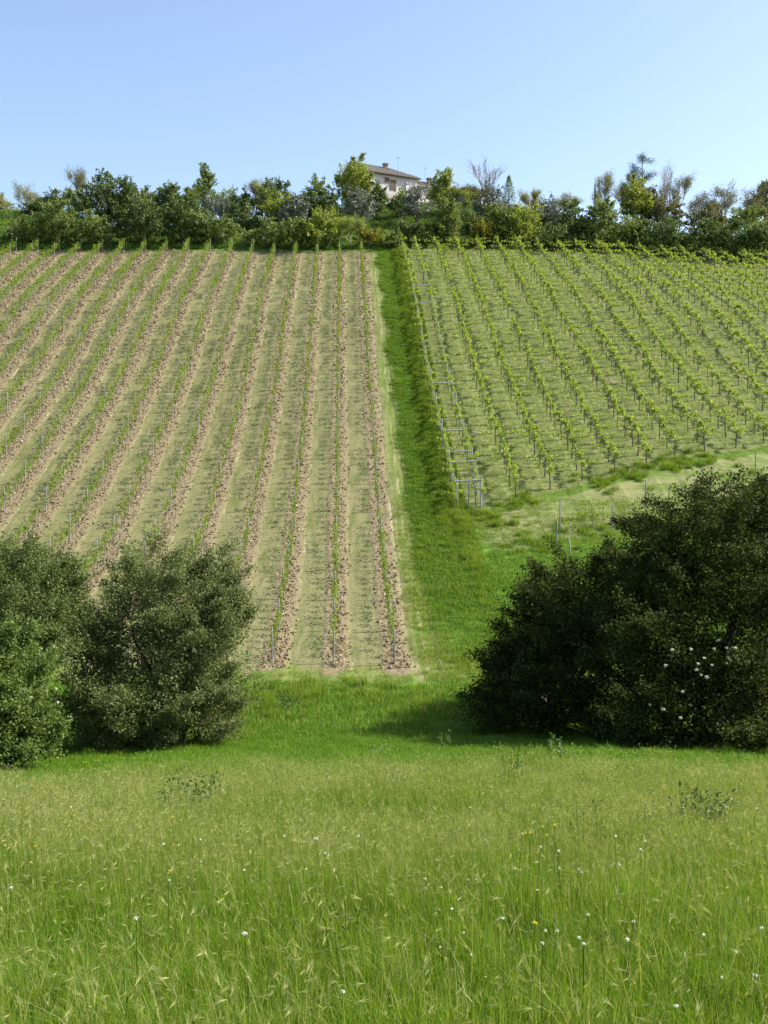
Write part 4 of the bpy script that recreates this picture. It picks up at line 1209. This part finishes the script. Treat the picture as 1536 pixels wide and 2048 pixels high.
# wooden pole on the ridge
p = P(1190, 368, 160); gz = float(ground(p[0], 160))
t = thing("utility_pole", "plain grey utility pole on the skyline among the ridge trees", "pole", (p[0], 160, gz))
m = MB(); m.tube([(0, 0, -.3), (0, 0, (p[2] - gz) * .5), (0, 0, p[2] - gz)], [.17, .14, .11], 6); m.build("shaft", M['bark_pale'], t)
m = MB(); m.tube([(0, 0, p[2] - gz), (0, 0, p[2] - gz + .12)], [.13, .05], 6); m.build("cap", M['wire'], t)

# ------------------------------------------------------------------ meadow plants and flowers
def weed_clump(px, py, w, h, n, label, size=.07):
    p = hit(px, py + 12); s = p[1] / F
    t = thing("weed_clump", label, "plant", tuple(p))
    st = MB(); f = MB(); ns = 9
    for i in range(ns):
        a = rng.uniform(-1, 1) * w * s; b = rng.normal(0, .25); H_ = h * s * rng.uniform(.6, 1.0) + .35
        top = np.array([a * 1.15, b, H_]); st.tube([np.array([a, b, -.05]), np.array([a, b, H_ * .5]), top], [.006, .005, .003], 4)
        q = rng.random((n // ns, 1)); f.leaves(np.array([a, b, 0.1]) + (top - np.array([a, b, .1])) * q + rng.normal(0, .06, (n // ns, 3)), size * rng.uniform(.6, 1.2, n // ns), asp=.5)
    st.build("stems", M['blade'], t, kind="stuff"); f.build("leaves", M['weed'], t)
weed_clump(370, 1620, 50, 26, 260, "broad dark green weed clump in the meadow below the rounded bush")
weed_clump(1022, 1560, 20, 34, 130, "upright dark thistle in the meadow below the big shadow", .055)
weed_clump(1405, 1655, 55, 24, 300, "widest dark green weed clump in the meadow, under the large bush")
weed_clump(700, 1965, 45, 40, 110, "sparse seedy weed at the near edge of the meadow", .03)
weed_clump(1180, 1700, 22, 26, 90, "small grey green weed in the middle of the meadow", .045)
weed_clump(578, 1412, 26, 18, 200, "pale broad leaved plant in the hollow below the vine rows", .12)
weed_clump(890, 1490, 14, 12, 70, "long leaved tuft just below the big shadow's edge", .12)
weed_clump(1118, 1512, 16, 12, 70, "pale long leaved tuft below the dark bush", .14)
def flower(px, py, r, mat, label, group):
    # the head stands on a stem rising from the meadow
    p = None
    for d in np.linspace(4.2, 34, 600):
        q = P(px, py, d)
        if q[2] - float(ground(q[0], d)) < .50: p = q; break
    if p is None: return
    gz = float(ground(p[0], p[1])); h = p[2] - gz
    t = thing("wildflower", label, "flower", (p[0], p[1], gz), rng.uniform(0, 6), group)
    m = MB(); m.tube([(0.03, 0, -.02), (.01, .01, h * .5), (0, 0, h)], [.004, .003, .0025], 4); m.build("stem", M['blade'], t)
    m = MB(); r = r * .42; n = 34
    a = rng.normal(size=(n, 3)); a /= np.linalg.norm(a, axis=1)[:, None]; a[:, 2] = a[:, 2] * .6
    m.leaves(np.array([0, 0, h]) + a * r * .8, r * .9, up=.8, asp=.8, out=a); m.build("head", M[mat], t)
wf = [(490, 1867, .030, "largest white flower, standing alone in the near meadow"), (272, 1836, .026, "white flower above the near grass, left of the largest white flower"), (1158, 1876, .026, "white flower pair's upper bloom in the near meadow"),
      (1168, 1888, .024, "white flower pair's lower bloom in the near meadow"), (1085, 1886, .022, "small white flower beside the flower pair"), (22, 1775, .024, "white flower at the edge of the meadow"),
      (488, 1740, .020, "small white flower in the middle meadow, above the largest one"), (1510, 1950, .022, "white flower at the near corner of the meadow"), (685, 1983, .022, "white flower low among the seedy weed"),
      (1352, 2012, .022, "white flower closest to the bottom edge"), (338, 1760, .020, "white flower right under a yellow one"), (1075, 1780, .018, "pinkish white flower in the middle meadow")]
for (a, b, r, lab) in wf: flower(a, b, r, 'white_flower', lab, "large white flowers in the meadow")
ylab = {0: "yellow flower above the dark weed clump", 1: "yellow flower on a tall stem in the middle meadow", 2: "yellow flower above a white one in the meadow", 3: "yellow flower in the near meadow, nearest yellow one",
        4: "yellow flower at the edge of the meadow near the elder shrub", 5: "yellow flower close beside the edge one"}
for i, (a, b) in enumerate(((345, 1634), (940, 1615), (340, 1742), (1070, 1845), (70, 1692), (62, 1725))):
    flower(a, b, .026, 'yellow_flower', ylab[i], "yellow flowers in the meadow")
# tiny far blossoms, uncountable
def blossom(mat):
    m = MB(); n = 5
    for i in range(n):
        x, y = rng.normal(0, .12, 2); h = rng.uniform(.38, .58)
        m.tube([(x, y, 0), (x, y, h)], [.002, .0015], 4, cap=False)
        a = rng.normal(size=(9, 3)); a /= np.linalg.norm(a, axis=1)[:, None]
        m.leaves(np.array([x, y, h]) + a * .006, .010, asp=.9, mat=1)
    return m.mesh("blossom", [M['blade'], M[mat]])
bl = [blossom('white_flower'), blossom('white_flower'), blossom('yellow_flower')]
X, Y = jitter(-9, 10, 5, 25, .9)
k = infan(X, Y, 1) & (rng.random(len(X)) < .10 + .22 * (noise(X, Y, f=.45, seed=3) > .1)); X, Y = X[k], Y[k]
cover("small_blossoms", "tiny white and yellow blossoms dotted through the meadow", "blossoms", bl, X, Y, rng.choice(3, len(X), p=[.42, .42, .16]), 1, .95, .1)
